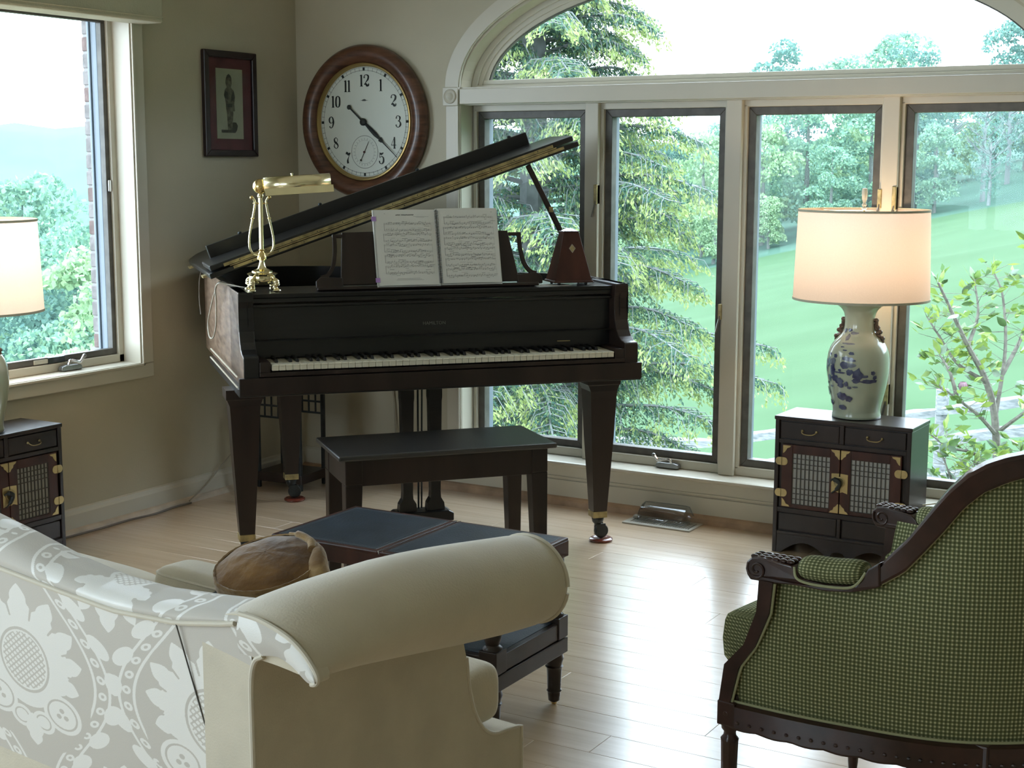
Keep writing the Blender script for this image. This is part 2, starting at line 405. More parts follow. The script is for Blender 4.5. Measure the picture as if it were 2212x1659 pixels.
def tag(o, label=None, cat=None, group=None, kind=None):
    if label: o['label'] = label
    if cat: o['category'] = cat
    if group: o['group'] = group
    if kind: o['kind'] = kind
    return o
def empty(name, loc=(0, 0, 0), rz=0, label=None, cat=None, group=None, kind=None):
    o = bpy.data.objects.new(name, None); COL.objects.link(o)
    o.location = loc; o.rotation_euler = (0, 0, rz); o.empty_display_size = .1
    return tag(o, label, cat, group, kind)
def copy_tree(o, parent=None):
    c = o.copy(); COL.objects.link(c); c.parent = parent
    for ch in list(o.children): copy_tree(ch, c)
    return c
def dup(o, parent, loc=None, rot=None):
    c = o.copy(); COL.objects.link(c); c.parent = parent
    if loc is not None: c.location = loc
    if rot is not None: c.rotation_euler = rot
    return c
def spline(pts, n=8, closed=False):
    p = [Vector(q) for q in pts]
    if closed: P = [p[-1]] + p + [p[0], p[1]]
    else: P = [p[0] * 2 - p[1]] + p + [p[-1] * 2 - p[-2]]
    o = []
    for i in range(1, len(P) - 2):
        a, b, c, d = P[i - 1:i + 3]
        for k in range(n):
            t = k / n
            o.append(.5 * ((2 * b) + (-a + c) * t + (2 * a - 5 * b + 4 * c - d) * t * t + (-a + 3 * b - 3 * c + d) * t ** 3))
    if not closed: o.append(p[-1])
    return o
def interp(x, xs, ys):
    return float(np.interp(x, xs, ys))
def text_mesh(name, s, size, m, parent, mtx, depth=.0006, align='CENTER'):
    cu = bpy.data.curves.new(name, 'FONT'); cu.body = s; cu.size = size; cu.extrude = depth; cu.align_x = align; cu.align_y = 'CENTER'
    t = bpy.data.objects.new(name, cu); COL.objects.link(t)
    dg = bpy.context.evaluated_depsgraph_get()
    me = bpy.data.meshes.new_from_object(t.evaluated_get(dg)); me.name = name
    bpy.data.objects.remove(t)
    me.materials.clear(); me.materials.append(M[m])
    o = bpy.data.objects.new(name, me); COL.objects.link(o); o.parent = parent; o.matrix_local = mtx
    return o
rnd = random.Random(7)

# ------------------------------------------------------------------ floor
floor = MB().box(XW - .25, XR + .2, YB - .2, YW + .25, -.03, -.006).build('floor', 'subfloor'); tag(floor, kind='structure')
PW = .118
plank_meshes = {}
def plank_mesh(L_):
    L_ = round(L_, 2)
    if L_ not in plank_meshes:
        m = MB(); g = .0003; c = .0007
        x1, y1 = L_ - g, PW - g
        m.add([(g, g, -.006), (x1, g, -.006), (x1, y1, -.006), (g, y1, -.006),
               (g, g, -c), (x1, g, -c), (x1, y1, -c), (g, y1, -c),
               (g + c, g + c, 0), (x1 - c, g + c, 0), (x1 - c, y1 - c, 0), (g + c, y1 - c, 0)],
              [(4, 0, 1, 5), (5, 1, 2, 6), (6, 2, 3, 7), (7, 3, 0, 4), (8, 4, 5, 9), (9, 5, 6, 10), (10, 6, 7, 11), (11, 7, 4, 8), (8, 9, 10, 11)])
        o = m.build('plank', 'floor', fix=False); plank_meshes[L_] = o.data; bpy.data.objects.remove(o)
    return plank_meshes[L_]
y = YW - PW
row = 0
npl = 0
far_rest = MB()
while y > YB - .1:
    vis = y > 1.25
    x = XW + .002
    first = True
    while x < XR:
        L_ = rnd.choice([1.05, 1.2, 1.35, 1.5])
        if first: L_ = rnd.choice([.35, .6, .8, 1.0, 1.3]); first = False
        if x + L_ > XR: L_ = round(XR - x, 2)
        if L_ < .05: break
        if vis and x < 1.0:
            o = bpy.data.objects.new('plank', plank_mesh(L_)); COL.objects.link(o); o.parent = floor; o.location = (x, y, 0); npl += 1
        else:
            far_rest.box(x + .001, x + L_ - .001, y + .001, y + PW - .001, -.006, 0)
        x += L_
    y -= PW
rest = far_rest.build('planks_out_of_view', 'floor', floor, fix=False); tag(rest, kind='stuff')

# ------------------------------------------------------------------ walls
def panel_with_hole(u0, u1, w0, w1, holes):
    """rectangles covering [u0,u1]x[w0,w1] minus axis aligned holes"""
    us = sorted({u0, u1, *[h[0] for h in holes], *[h[1] for h in holes]})
    ws = sorted({w0, w1, *[h[2] for h in holes], *[h[3] for h in holes]})
    out = []
    for i in range(len(us) - 1):
        for j in range(len(ws) - 1):
            cu, cw = (us[i] + us[i + 1]) / 2, (ws[j] + ws[j + 1]) / 2
            if not any(h[0] < cu < h[1] and h[2] < cw < h[3] for h in holes):
                out.append((us[i], us[i + 1], ws[j], ws[j + 1]))
    return out
CX = -2.13            # centre of the big window
OX0, OX1 = -3.315, -.945
T = .20
AZ = 1.70             # spring of the arch
# front wall: polygon pieces around the lower opening and the arch
w = MB()
for (a, b, c, d) in panel_with_hole(XW - T, XR + T, -.03, AZ, [(OX0, OX1, .165, AZ)]):
    w.box(a, b, YW, YW + T, c, d)
A_IN, B_IN = 1.185, .49
N = 40
arc = [(CX - A_IN * math.cos(PI * k / N), AZ + B_IN * math.sin(PI * k / N)) for k in range(N + 1)]
for k in range(N):
    p, q = arc[k], arc[k + 1]
    w.prism([(p[0], p[1]), (q[0], q[1]), (q[0], ZC), (p[0], ZC)], YW, YW + T, 'xz')
w.box(XW - T, CX - A_IN, YW, YW + T, AZ, ZC); w.box(CX + A_IN, XR + T, YW, YW + T, AZ, ZC)
tag(w.build('wall_front', 'wall'), kind='structure')
w = MB()
for (a, b, c, d) in panel_with_hole(YB - T, YW, -.03, ZC, [(2.62, 4.185, .61, 1.98), (-1.85, 1.05, .6, 2.2)]):
    w.box(XW - T, XW, a, b, c, d)
tag(w.build('wall_left', 'wall'), kind='structure')
w = MB()
for (a, b, c, d) in panel_with_hole(XW - T, XR + T, -.03, ZC, [(-3.9, -2.1, .75, 2.25)]):
    w.box(a, b, YB - T, YB, c, d)
tag(w.build('wall_back', 'wall'), kind='structure')
tag(MB().box(XR, XR + T, YB, YW, -.03, ZC).build('wall_right', 'wall'), kind='structure')
tag(MB().box(XW - T, XR + T, YB - T, YW + T, ZC, ZC + .1).build('ceiling', 'ceiling'), kind='structure')

# baseboards
def baseboard(name, x0, x1, y0, y1, d, ax, h=.098):
    o = empty(name, kind='structure')
    if ax == 'y':   # runs along y on the left wall
        pr = [(XW, .0), (XW + .016, .0), (XW + .016, h - .022), (XW + .011, h - .014), (XW + .009, h - .004), (XW + .003, h), (XW, h)]
        MB().prism([(p[0], p[1]) for p in pr], y0, y1, 'xz').build('board', 'trim', o)
        MB().prism([(XW + .016, 0), (XW + .034, 0), (XW + .031, .012), (XW + .024, .02), (XW + .016, .023)], y0, y1, 'xz').build('shoe_moulding', 'shoe_l', o)
    return o
baseboard('baseboard_left', 0, 0, YB, YW, 1, 'y')
bf = empty('baseboard_front', kind='structure')
MB().box(XW, XR, YW - .016, YW, 0, .104).build('board', 'trim', bf, bevel=.002)
MB().box(XW, XR, YW - .010, YW, .104, .108).build('groove', 'trim', bf)
MB().prism([(YW - .016, 0), (YW - .036, 0), (YW - .034, .022), (YW - .026, .032), (YW - .016, .036)], XW, XR, 'yz').build('shoe_moulding', 'shoe', bf)

# ------------------------------------------------------------------ front window: casings, sill, header
tr = empty('trim_1', kind='structure')
MB().box(OX0 - .066, OX1 + .066, YW - .014, YW, .108, .166).build('apron', 'trim', tr, bevel=.002)
MB().box(OX0 - .066, OX1 + .066, YW - .018, YW, .112, .119).build('bead', 'trim', tr, bevel=.001)
s_ = MB().prism([(YW - .026, .166), (YW - .030, .172), (YW - .028, .180), (YW - .02, .183), (YW + .14, .187), (YW + .14, .166)], OX0 - .07, OX1 + .07, 'yz')
s_.build('sill', 'trim', tr)
for sx, nm in ((OX0 - .068, 'casing'), (OX1 - .002, 'casing')):
    c = MB().box(sx, sx + .07, YW - .012, YW, .183, 1.635)
    c.build(nm, 'trim', tr, bevel=.003)
    MB().box(sx + (.052 if sx < CX else .003), sx + (.066 if sx < CX else .017), YW - .019, YW - .012, .183, 1.635).build('bead', 'trim', tr, bevel=.002)
MB().box(OX0 + .003, OX1 - .003, YW - .018, YW + .06, 1.640, 1.703).build('header', 'trim', tr, bevel=.003)
MB().box(OX0 - .004, OX1 + .004, YW - .006, YW + .10, 1.703, 1.709).build('header_cap', 'trim', tr)
for sx in (OX0 - .037, OX1 + .037):
    rb = MB().box(sx - .038, sx + .038, YW - .026, YW, 1.634, 1.710).build('rosette', 'trim', tr, bevel=.003)
    MB().lathe([(.030, 0), (.030, -.004), (.027, -.007), (.022, -.003), (.017, -.002), (.014, -.005), (.010, -.009), (.0, -.011)], 28, (sx, YW - .026, 1.672), 'y').build('boss', 'trim', rb, smooth=True)
# arch casing and stepped frame rings
def ring(name, a0, b0, a1, b1, y0, y1, parent, m='trim', z0=AZ, bevel=0):
    mb = MB(); n = 56; P = []
    for k in range(n + 1):
        t = PI * k / n; c, s2 = -math.cos(t), math.sin(t)
        P.append([(CX + a0 * c, y0, z0 + b0 * s2), (CX + a1 * c, y0, z0 + b1 * s2), (CX + a1 * c, y1, z0 + b1 * s2), (CX + a0 * c, y1, z0 + b0 * s2), (CX + a0 * c, y0, z0 + b0 * s2)])
    mb.grid(P); return mb.build(name, m, parent, smooth=True, angle=30)
ar = empty('trim_2', kind='structure')
ring('arch_casing', 1.255, .565, 1.185, .495, YW - .013, YW, ar, z0=AZ + .01)
ring('arch_bead', 1.202, .512, 1.188, .498, YW - .019, YW - .012, ar, z0=AZ + .01)
ring('arch_step', 1.186, .492, 1.160, .466, YW + .085, YW + .14, ar)
ring('arch_step', 1.162, .467, 1.140, .445, YW + .097, YW + .14, ar)
ring('arch_step', 1.142, .446, 1.122, .425, YW + .106, YW + .14, ar)
MB().box(CX - 1.16, CX + 1.16, YW + .085, YW + .14, AZ + .006, AZ + .022).build('arch_rail', 'trim', ar, bevel=.003)
MB().box(CX - 1.14, CX + 1.14, YW + .100, YW + .14, AZ + .022, AZ + .042).build('arch_rail', 'trim', ar, bevel=.003)
w5 = empty('window_5', kind='structure')
pane = MB(); n = 40
P = [[(CX - 1.13 * math.cos(PI * k / n), YW + .125, AZ + .03 + .415 * math.sin(PI * k / n)), (CX - 1.13 * math.cos(PI * k / n), YW + .125, AZ + .03)] for k in range(n + 1)]
pane.grid(P); pane.build('pane', 'glass', w5)
ring('gasket', 1.124, .427, 1.116, .419, YW + .112, YW + .13, w5, 'sash', z0=AZ)

# casements
WIN = [(-3.29, -2.775), (-2.69, -2.17), (-2.08, -1.565), (-1.48, -.965)]
ZB, ZT = .222, 1.612
GY = YW + .125
def casement(i, a, b, handles):
    o = empty('window_%d' % i, kind='structure')
    fr = MB(); f = .030
    fr.prism([(a, ZB), (b, ZB), (b - f, ZB + f), (a + f, ZB + f)], YW + .098, YW + .14, 'xz')
    fr.prism([(a, ZT), (a + f, ZT - f), (b - f, ZT - f), (b, ZT)], YW + .098, YW + .14, 'xz')
    fr.prism([(a, ZB), (a + f, ZB + f), (a + f, ZT - f), (a, ZT)], YW + .098, YW + .14, 'xz')
    fr.prism([(b, ZB), (b, ZT), (b - f, ZT - f), (b - f, ZB + f)], YW + .098, YW + .14, 'xz')
    fr.build('sash', 'sash', o, bevel=.002)
    MB().box(a + f - .003, b - f + .003, GY, GY + .004, ZB + f - .003, ZT - f + .003).build('pane', 'glass', o)
    ou = MB()
    ou.box(a + .004, a + .024, YW + .14, YW + .165, ZB, ZT); ou.box(a + .0, a + .018, YW + .165, YW + .19, ZB, ZT)
    ou.box(b - .024, b - .004, YW + .14, YW + .165, ZB, ZT); ou.box(b - .018, b, YW + .165, YW + .19, ZB, ZT)
    ou.box(a, b, YW + .14, YW + .19, ZB - .02, ZB + .02); ou.box(a, b, YW + .14, YW + .19, ZT - .02, ZT + .02)
    ou.build('outer_frame', 'outer', o, bevel=.002)
    st = MB()  # stop bead around the sash
    st.box(a - .016, a, YW + .082, YW + .12, ZB - .01, ZT + .008); st.box(b, b + .014, YW + .082, YW + .12, ZB - .01, ZT + .008)
    st.box(a - .016, b + .014, YW + .082, YW + .12, ZT, ZT + .028)
    st.box(a - .016, b + .014, YW + .082, YW + .12, .186, ZB)
    st.build('stop_bead', 'trim', o, bevel=.003)
    return o
wins = [casement(i + 1, a, b, 1) for i, (a, b) in enumerate(WIN)]
# mullions and jambs
jm = empty('trim_3', kind='structure')
for i in range(3):
    a, b = WIN[i][1] + .012, WIN[i + 1][0] - .014
    MB().box(a, b, YW + .060, YW + .19, .186, 1.64).build('mullion', 'trim', jm, bevel=.003)
MB().box(OX0 - .002, OX0 + .004, YW - .005, YW + .14, .186, 1.64).build('jamb', 'trim', jm)
MB().box(OX1 - .004, OX1 + .002, YW - .005, YW + .14, .186, 1.64).build('jamb', 'trim', jm)
MB().box(OX0, OX1, YW + .02, YW + .19, 1.637, 1.70).build('head', 'trim', jm)
# crank operators and latches
def crank(parent, x, y, z, flip=1, ax='x'):
    g = MB()
    g.prism([(-.045, 0), (.045, 0), (.052, .006), (.048, .018), (.03, .022), (-.03, .022), (-.048, .018), (-.052, .006)], -.012, .012, 'xz')
    h = g.build('crank', 'grey_metal', parent, bevel=.003)
    h2 = MB().tube(spline([(.020, -.012, .024), (.012, -.016, .040), (-.014, -.018, .036), (-.034, -.018, .030), (-.052, -.018, .048)], 4), [.006] * 4 + [.0055] * 4 + [.005] * 4 + [.0055] * 4 + [.006], 8).build('crank_handle', 'chrome', h, smooth=True)
    h3 = MB().sphere((-.056, -.018, .051), .008).build('crank_knob', 'grey_metal', h, smooth=True)
    h.location = (x, y, z)
    if ax == 'y': h.rotation_euler = (0, 0, R(90))
    if flip < 0: h.scale = (-1, 1, 1)
    return h
crank(wins[1], -2.375, YW + .068, .187)
crank(wins[3], -1.16, YW + .068, .187)
def latch(parent, x, z0, z1):
    l = MB().box(x - .008, x + .008, YW + .055, YW + .083, z0, z1).build('latch', 'brass_dull', parent, bevel=.003)
    MB().bar((x, YW + .058, z0 + .015), (x - .012, YW + .05, z0 - .05), .008, .006).build('latch_lever', 'grey_metal', l)
latch(wins[1], WIN[1][0] - .022, 1.235, 1.315)
latch(wins[3], WIN[3][0] - .022, 1.235, 1.32)
latch(wins[2], WIN[2][1] + .010, 1.24, 1.31)
latch(wins[3], WIN[3][0] - .022, .52, .60)
latch(wins[1], WIN[1][1] + .006, .80, .86)

# ------------------------------------------------------------------ left window
o6 = empty('window_6', kind='structure')
LY0, LY1, LZ0, LZ1 = 2.62, 4.185, .613, 1.98
cs = MB(); t = .066
cs.box(XW, XW + .014, LY0 - t, LY1 + t, LZ0 - .062, LZ0 - .004)
cs.box(XW, XW + .014, LY1 + .004, LY1 + t, LZ0 - .004, LZ1 + t); cs.box(XW, XW + .014, LY0 - t, LY0 - .004, LZ0 - .004, LZ1 + t)
cs.box(XW, XW + .014, LY0 - t, LY1 + t, LZ1, LZ1 + t)
cs.build('casing', 'trim', o6, bevel=.004)
bd = MB()
bd.box(XW + .014, XW + .021, LY0 - .01, LY1 + .012, LZ0 - .012, LZ0 - .002)
bd.box(XW + .014, XW + .021, LY1 + .002, LY1 + .012, LZ0 - .012, LZ1)
bd.build('bead', 'trim', o6, bevel=.002)
jb = MB()
jb.box(XW - T, XW + .01, LY1 - .003, LY1 + .003, LZ0 - .003, LZ1 + .003); jb.box(XW - T, XW + .01, LY0 - .003, LY0 + .003, LZ0 - .003, LZ1 + .003)
jb.box(XW - T, XW + .012, LY0, LY1, LZ0 - .005, LZ0); jb.box(XW - T, XW + .01, LY0, LY1, LZ1, LZ1 + .005)
jb.build('jamb', 'trim', o6)
st = MB()
sy0, sy1, sz0, sz1 = LY0 + .05, 4.157, .645, 1.95
st.box(XW - .11, XW - .08, sy1, LY1, LZ0, LZ1); st.box(XW - .11, XW - .08, LY0, LY1, LZ0, sz0); st.box(XW - .11, XW - .08, LY0, sy0, LZ0, LZ1); st.box(XW - .11, XW - .08, LY0, LY1, sz1, LZ1)
st.build('stop_bead', 'trim', o6, bevel=.003)
sa = MB(); f = .021
sa.box(XW - .118, XW - .092, sy0, sy1, sz0, sz0 + f + .004); sa.box(XW - .118, XW - .092, sy0, sy1, sz1 - f, sz1)
sa.box(XW - .118, XW - .092, sy1 - f, sy1, sz0 + f, sz1 - f); sa.box(XW - .118, XW - .092, sy0, sy0 + f, sz0 + f, sz1 - f)
sa.build('sash', 'sash', o6, bevel=.002)
MB().box(XW - .112, XW - .108, sy0 + f, sy1 - f, sz0 + f, sz1 - f).build('pane', 'glass', o6)
ou = MB()
ou.box(XW - .14, XW - .118, sy1 - .021, sy1 + .02, sz0, sz1); ou.box(XW - .155, XW - .14, sy1 - .017, sy1 + .02, sz0, sz1); ou.box(XW - .168, XW - .155, sy1 - .024, sy1 + .02, sz0, sz1)
ou.box(XW - .168, XW - .118, sy0, sy1, sz0 - .03, sz0 + .006)
ou.build('outer_frame', 'outer', o6, bevel=.003)
MB().box(XW - .094, XW - .084, sy1 - .016, sy1 - .002, 1.285, 1.33).build('latch', 'chrome', o6, bevel=.003)
MB().box(XW - .093, XW - .087, 3.735, 3.80, sz0 + .004, sz0 + .02).build('maker_plate', 'trim', o6)
MB().box(XW - .093, XW - .084, 3.80, 3.88, sz0 + .002, sz0 + .024).build('crank_bracket', 'ebony', o6)
ck = crank(o6, XW - .062, 3.885, .614, -1, 'y'); ck.scale = (1, 1, 1); ck.rotation_euler = (0, 0, R(90)); ck.scale = (-1, 1, 1)
# valance
va = MB().box(XW, XW + .13, 2.45, 4.245, 1.925, 2.16).build('valance', 'valance', bevel=.008)
tag(va, 'pale cloth box valance over the left window', 'valance')
MB().tube([(XW + .132, 2.46, 1.945), (XW + .132, 4.24, 1.945)], .003, 6).build('hem', 'valance', va)
# other windows of the room (behind the viewer): frames only as the light needs them
for nm, pts in (('window_7', 'L'), ('window_8', 'B')):
    o = empty(nm, kind='structure'); m = MB(); g = MB()
    if pts == 'L':
        for yy in (-1.85, -.91, .03, .99): m.box(XW - .14, XW - .06, yy, yy + .06, .6, 2.2)
        m.box(XW - .14, XW - .06, -1.85, 1.05, .6, .66); m.box(XW - .14, XW - .06, -1.85, 1.05, 2.14, 2.2)
        g.box(XW - .10, XW - .096, -1.8, 1.0, .65, 2.15)
    else:
        for xx in (-3.9, -3.04, -2.16): m.box(xx, xx + .06, YB - .14, YB - .06, .75, 2.25)
        m.box(-3.9, -2.1, YB - .14, YB - .06, .75, .81); m.box(-3.9, -2.1, YB - .14, YB - .06, 2.19, 2.25)
        g.box(-3.85, -2.15, YB - .10, YB - .096, .8, 2.2)
    m.build('frame', 'trim', o); g.build('pane', 'glass', o)

# exterior brick return beside the left window
wb_ = MB().box(XW - .208, XW - .172, 4.152, 4.184, LZ0 - .05, LZ1).build('wall_outside', 'mortar'); tag(wb_, kind='structure')
bm_ = {}
for k in range(33):
    z = .60 + k * .0645
    if z > 1.93: break
    off = 0 if k % 2 else .1
    for xa, xb in ((0, .040),):
        o = MB().box(XW - .2125 + xa + rnd.uniform(0, .003), XW - .2125 + xb, 4.1465 + rnd.uniform(-.0015, .0015), 4.184, z, z + .054).build('brick', rnd.choice(['brick_a', 'brick_b', 'brick_b']), wb_, bevel=.003, seg=1)
# ------------------------------------------------------------------ grand piano (local x along the keys, y into the case)
TH = R(48.3)
PO = (-3.130, 3.738, 0)
piano = empty('grand_piano', PO, TH, 'dark ebonised baby grand piano with its lid propped open in the corner', 'piano')
UL, UR = -.110, 1.330
KB = .626
# outer rim outline (plan), left front -> tail -> right front
UA, UB = -.094, 1.318
out = [(UA, .10), (UA, .6), (UA, 1.14)] + [tuple(p)[:2] for p in spline([(UA, 1.16, 0), (-.075, 1.24, 0), (-.01, 1.31, 0), (.12, 1.345, 0), (.30, 1.345, 0), (.46, 1.29, 0), (.62, 1.12, 0), (.78, .93, 0), (.96, .80, 0), (1.14, .72, 0), (1.25, .62, 0), (1.306, .50, 0), (UB, .38, 0)], 5)] + [(UB, .10)]
def inset(poly, d):
    o = []; n = len(poly)
    for i, p in enumerate(poly):
        a = Vector(poly[max(i - 1, 0)]); b = Vector(poly[min(i + 1, n - 1)]); t = (b - a).normalized(); nn = Vector((t.y, -t.x))
        o.append((p[0] + nn.x * d, p[1] + nn.y * d))
    return o
inn = inset(out, .032)
m = MB(); P = []
for a, b in zip(out, inn):
    P.append([(a[0], a[1], .655), (a[0], a[1], .962), (a[0] + (b[0] - a[0]) * .1, a[1] + (b[1] - a[1]) * .1, .967), (b[0], b[1], .967), (b[0], b[1], .655), (a[0], a[1], .655)])
m.grid(P)
rim = m.build('rim', 'caseside', piano, smooth=True, angle=35)
rim.data.materials.append(M['ebony'])
# the visible flank is a lighter brown; everything else of the rim is black
for p in rim.data.polygons:
    c = p.center
    if not (c.x < UA + .004 and c.y < 1.3 and p.normal.x < -.5): p.material_index = 1
tag(rim, label='curved case wall, brown on its left flank')
m = MB()
for xa in (UA, UB - .052):
    prof = [(0, .655), (0, .757), (.006, .762), (.035, .765), (.062, .778), (.082, .80), (.098, .835), (.106, .875), (.106, .915), (.100, .935), (.098, .962), (.103, .967), (.34, .967), (.34, .655)]
    a = MB().prism(prof, xa, xa + .052, 'yz').build('arm', 'mahog' if xa > 0 else 'ebony', piano, bevel=.003)
    if xa < 0:
        a.data.materials.append(M['caseside'])
        for p in a.data.polygons:
            if abs(p.normal.x) > .9 and p.center.x < UA + .005: p.material_index = 1
MB().box(UL, UR, -.004, .9, KB, .655).build('key_bed', 'ebony', piano, bevel=.003)
ks = MB().box(UL + .0, UR - .0, -.010, .012, .632, .690); ks.box(UA + .052, UB - .052, -.006, .012, .693, .707)
ks.build('key_slip', 'mahog', piano, bevel=.002)
st = MB().box(UL - .004, UL, .02, .82, .690, .6935).build('side_stringing', 'ivory', piano)
MB().box(UL - .004, UL, .02, .84, .655, .6585).build('side_stringing', 'ivory', piano)
for xa, xb in ((UA + .052, -.004), (1.229, UB - .052)):
    MB().box(xa, xb, .0, .14, .70, .742).build('key_block', 'mahog', piano, bevel=.004)
# keys
wk = MB().box(.0006, .0229, .0, .155, .712, .732).box(.0006, .0229, -.003, .0, .727, .732).build('white_key', 'ivory', piano, bevel=.0012, seg=1)
PT = 1.225 / 52
wk.location = (0, 0, 0); wk.scale = (PT / .0235, 1, 1)
for k in range(1, 52): dup(wk, piano, (k * PT, 0, 0))
bk = MB().add([(-.0055, .05, .732), (.0055, .05, .732), (.0055, .15, .732), (-.0055, .15, .732), (-.0045, .055, .744), (.0045, .055, .744), (.0045, .15, .744), (-.0045, .15, .744)],
              [(0, 3, 2, 1), (4, 5, 6, 7), (0, 1, 5, 4), (1, 2, 6, 5), (2, 3, 7, 6), (3, 0, 4, 7)]).build('black_key', 'key_black', piano, bevel=.001, seg=1)
first = True
for k in range(51):
    nk = (k + 5) % 7      # A at 0: A B C D E F G
    if nk in (5, 0, 1, 3, 4):   # A C D F G have a sharp above
        if k == 0: pass
        l = ((k + 1) * PT, 0, 0)
        if first: bk.location = l; first = False
        else: dup(bk, piano, l)
# fallboard with maker's name
fb = MB().prism([(.150, .735), (.158, .91), (.172, .91), (.166, .735)], UA + .052, UB - .052, 'yz').build('fallboard', 'ebony', piano, bevel=.002)
text_mesh('lettering', 'HAMILTON', .0165, 'grey_metal', fb, Matrix.Translation((.600, .1530, .838)) @ Matrix.Rotation(R(90 - 2.6), 4, 'X') @ Matrix.Scale(1.0, 4), .0004)
m = MB().box(UA + .052, UB - .052, .128, .42, .944, .958)
m.box(UA + .052, UB - .052, .136, .20, .926, .944); m.box(UA + .052, UB - .052, .131, .19, .911, .921)
m.build('top_shelf', 'ebony', piano, bevel=.003)
MB().box(UA + .052, UB - .052, .128, .131, .9445, .9575).build('shelf_edge', 'ebony', piano, bevel=.001)
MB().box(1.06, 1.11, .145, .149, .757, .760).build('lock_plate', 'brass_dull', piano)
# inside
m = MB(); inn2 = inset(out, .034)
n_ = len(inn2)
m.add([(p[0], p[1], .80) for p in inn2], [tuple(range(n_))])
m.build('soundboard', 'ebony', piano)
m = MB()
for k in range(5):
    a = .15 + k * .22
    m.bar((a, .46, .85), (a - .05 + .04 * k * 0, 1.30 - max(0, (a - .3)) * .62, .85), .03, .05)
m.bar((-.05, .44, .86), (1.26, .44, .86), .10, .04)
m.build('iron_frame', 'brass_dull', piano)
# legs
def piano_leg(x, y, rear=False):
    m = MB(); lv = [(.632, .064, .052), (.600, .064, .052), (.596, .060, .050), (.575, .052, .050), (.55, .050, .048), (.40, .043, .042), (.115, .026, .026)]
    P = []
    for z, a, b in lv:
        P.append([(x - a, y - b, z), (x + a, y - b, z), (x + a, y + b, z), (x - a, y + b, z), (x - a, y - b, z)])
    for i in range(len(P) - 1):
        for j in range(4):
            m.add([P[i][j], P[i][j + 1], P[i + 1][j + 1], P[i + 1][j]], [(0, 1, 2, 3)])
    m.add(P[0][:4], [(0, 1, 2, 3)]); m.add(P[-1][:4], [(0, 1, 2, 3)])
    l = m.build('leg', 'mahog', piano, bevel=.003)
    MB().box(x - .028, x + .028, y - .028, y + .028, .094, .118).build('ferrule', 'brass_dull', l, bevel=.002)
    k = MB().lathe([(.020, .094), (.023, .088), (.020, .074), (.014, .068), (.012, .060)], 16, (x, y, 0)); k.box(x - .008, x + .026, y - .016, y - .010, .022, .068); k.box(x - .008, x + .026, y + .010, y + .016, .022, .068)
    k.build('caster', 'iron', l, smooth=True)
    MB().lathe([(.010, -.010), (.024, -.010), (.027, -.006), (.027, .006), (.024, .010), (.010, .010)], 20, (x + .014, y, .039), 'y').build('caster_wheel', 'iron', l, smooth=True)
    return l
LEGS = [(1.222, .135), (-.075, .18), (.235, 1.13)]
for p in LEGS: piano_leg(*p)
# lyre and pedals
ly = MB()
for xx in (.560, .668):
    P = []
    for z, a in ((.632, .026), (.53, .026), (.515, .024), (.30, .021), (.17, .018), (.145, .020), (.125, .032), (.105, .034), (.095, .034)):
        P.append((z, a))
    for i in range(len(P) - 1):
        (z0, a0), (z1, a1) = P[i], P[i + 1]
        ly.add([(xx - a0, .40, z0), (xx + a0, .40, z0), (xx + a0, .44, z0), (xx - a0, .44, z0), (xx - a1, .40, z1), (xx + a1, .40, z1), (xx + a1, .44, z1), (xx - a1, .44, z1)],
               [(0, 1, 2, 3), (7, 6, 5, 4), (0, 4, 5, 1), (1, 5, 6, 2), (2, 6, 7, 3), (3, 7, 4, 0)])
ly.build('lyre_post', 'ebony', piano)
pb = MB().prism([(.50, .055), (.50, .085), (.515, .096), (.715, .096), (.735, .085), (.735, .055)], .385, .47, 'xz').build('pedal_box', 'ebony', piano, bevel=.004)
for xx in (.57, .617, .664):
    MB().tube(spline([(xx, .40, .062), (xx, .35, .056), (xx, .30, .044), (xx, .275, .036)], 3), [.006] * 3 + [.008] * 3 + [.011] * 3 + [.010], 8).build('pedal', 'brass', piano, smooth=True)
MB().tube([(.612, .45, .09), (.612, .45, .63)], .004, 8).build('pedal_rod', 'iron', piano)
MB().tube([(.625, .455, .09), (.63, .455, .63)], .0035, 8).build('pedal_rod', 'iron', piano)
# lid: tilted frame
BE = R(18.9)
lid = empty('lid', parent_loc := (-.150, 0, .990)); lid.parent = piano; lid.rotation_euler = (0, -BE, 0); lid.location = parent_loc
def lidpt(u): return u + .150
edge = [(0.0, .395), (1.462, .395), (1.462, .52)] + [tuple(p)[:2] for p in spline([(1.455, .56, 0), (1.38, .68, 0), (1.24, .77, 0), (1.06, .84, 0), (.88, .97, 0), (.72, 1.16, 0), (.56, 1.33, 0), (.40, 1.385, 0), (.20, 1.385, 0), (.07, 1.34, 0), (.015, 1.22, 0), (0.0, 1.14, 0)], 4)]
ml = MB().prism(edge, 0, .020, 'xy').build('lid_panel', 'ebony', lid, bevel=.004)
fl = MB().prism([(.010, .395), (1.445, .395), (1.450, .405), (1.450, .66), (.02, .66), (.010, .64)], .0265, .046, 'xy').build('front_flap', 'ebony', lid, bevel=.004)
MB().box(.045, 1.36, .655, .675, .030, .094).build('flap_lip', 'ebony', lid, bevel=.003)
hg = MB().box(.09, 1.40, .3925, .3955, .0085, .019).build('piano_hinge', 'brass_dull', lid)
hg2 = MB().box(.06, 1.36, .3925, .3955, .0275, .0385).build('piano_hinge', 'brass_dull', lid)
MB().tube([(.08, .3935, .0232), (1.37, .3935, .0232)], .0026, 6).build('hinge_pin', 'brass_dull', lid, smooth=True)
sc_ = MB()
for k in range(13):
    sc_.lathe([(.0022, .3918), (.0022, .3926)], 6, (.16 + k * .098, 0, .0138), 'y'); sc_.lathe([(.0022, .3918), (.0022, .3926)], 6, (.12 + k * .098, 0, .033), 'y')
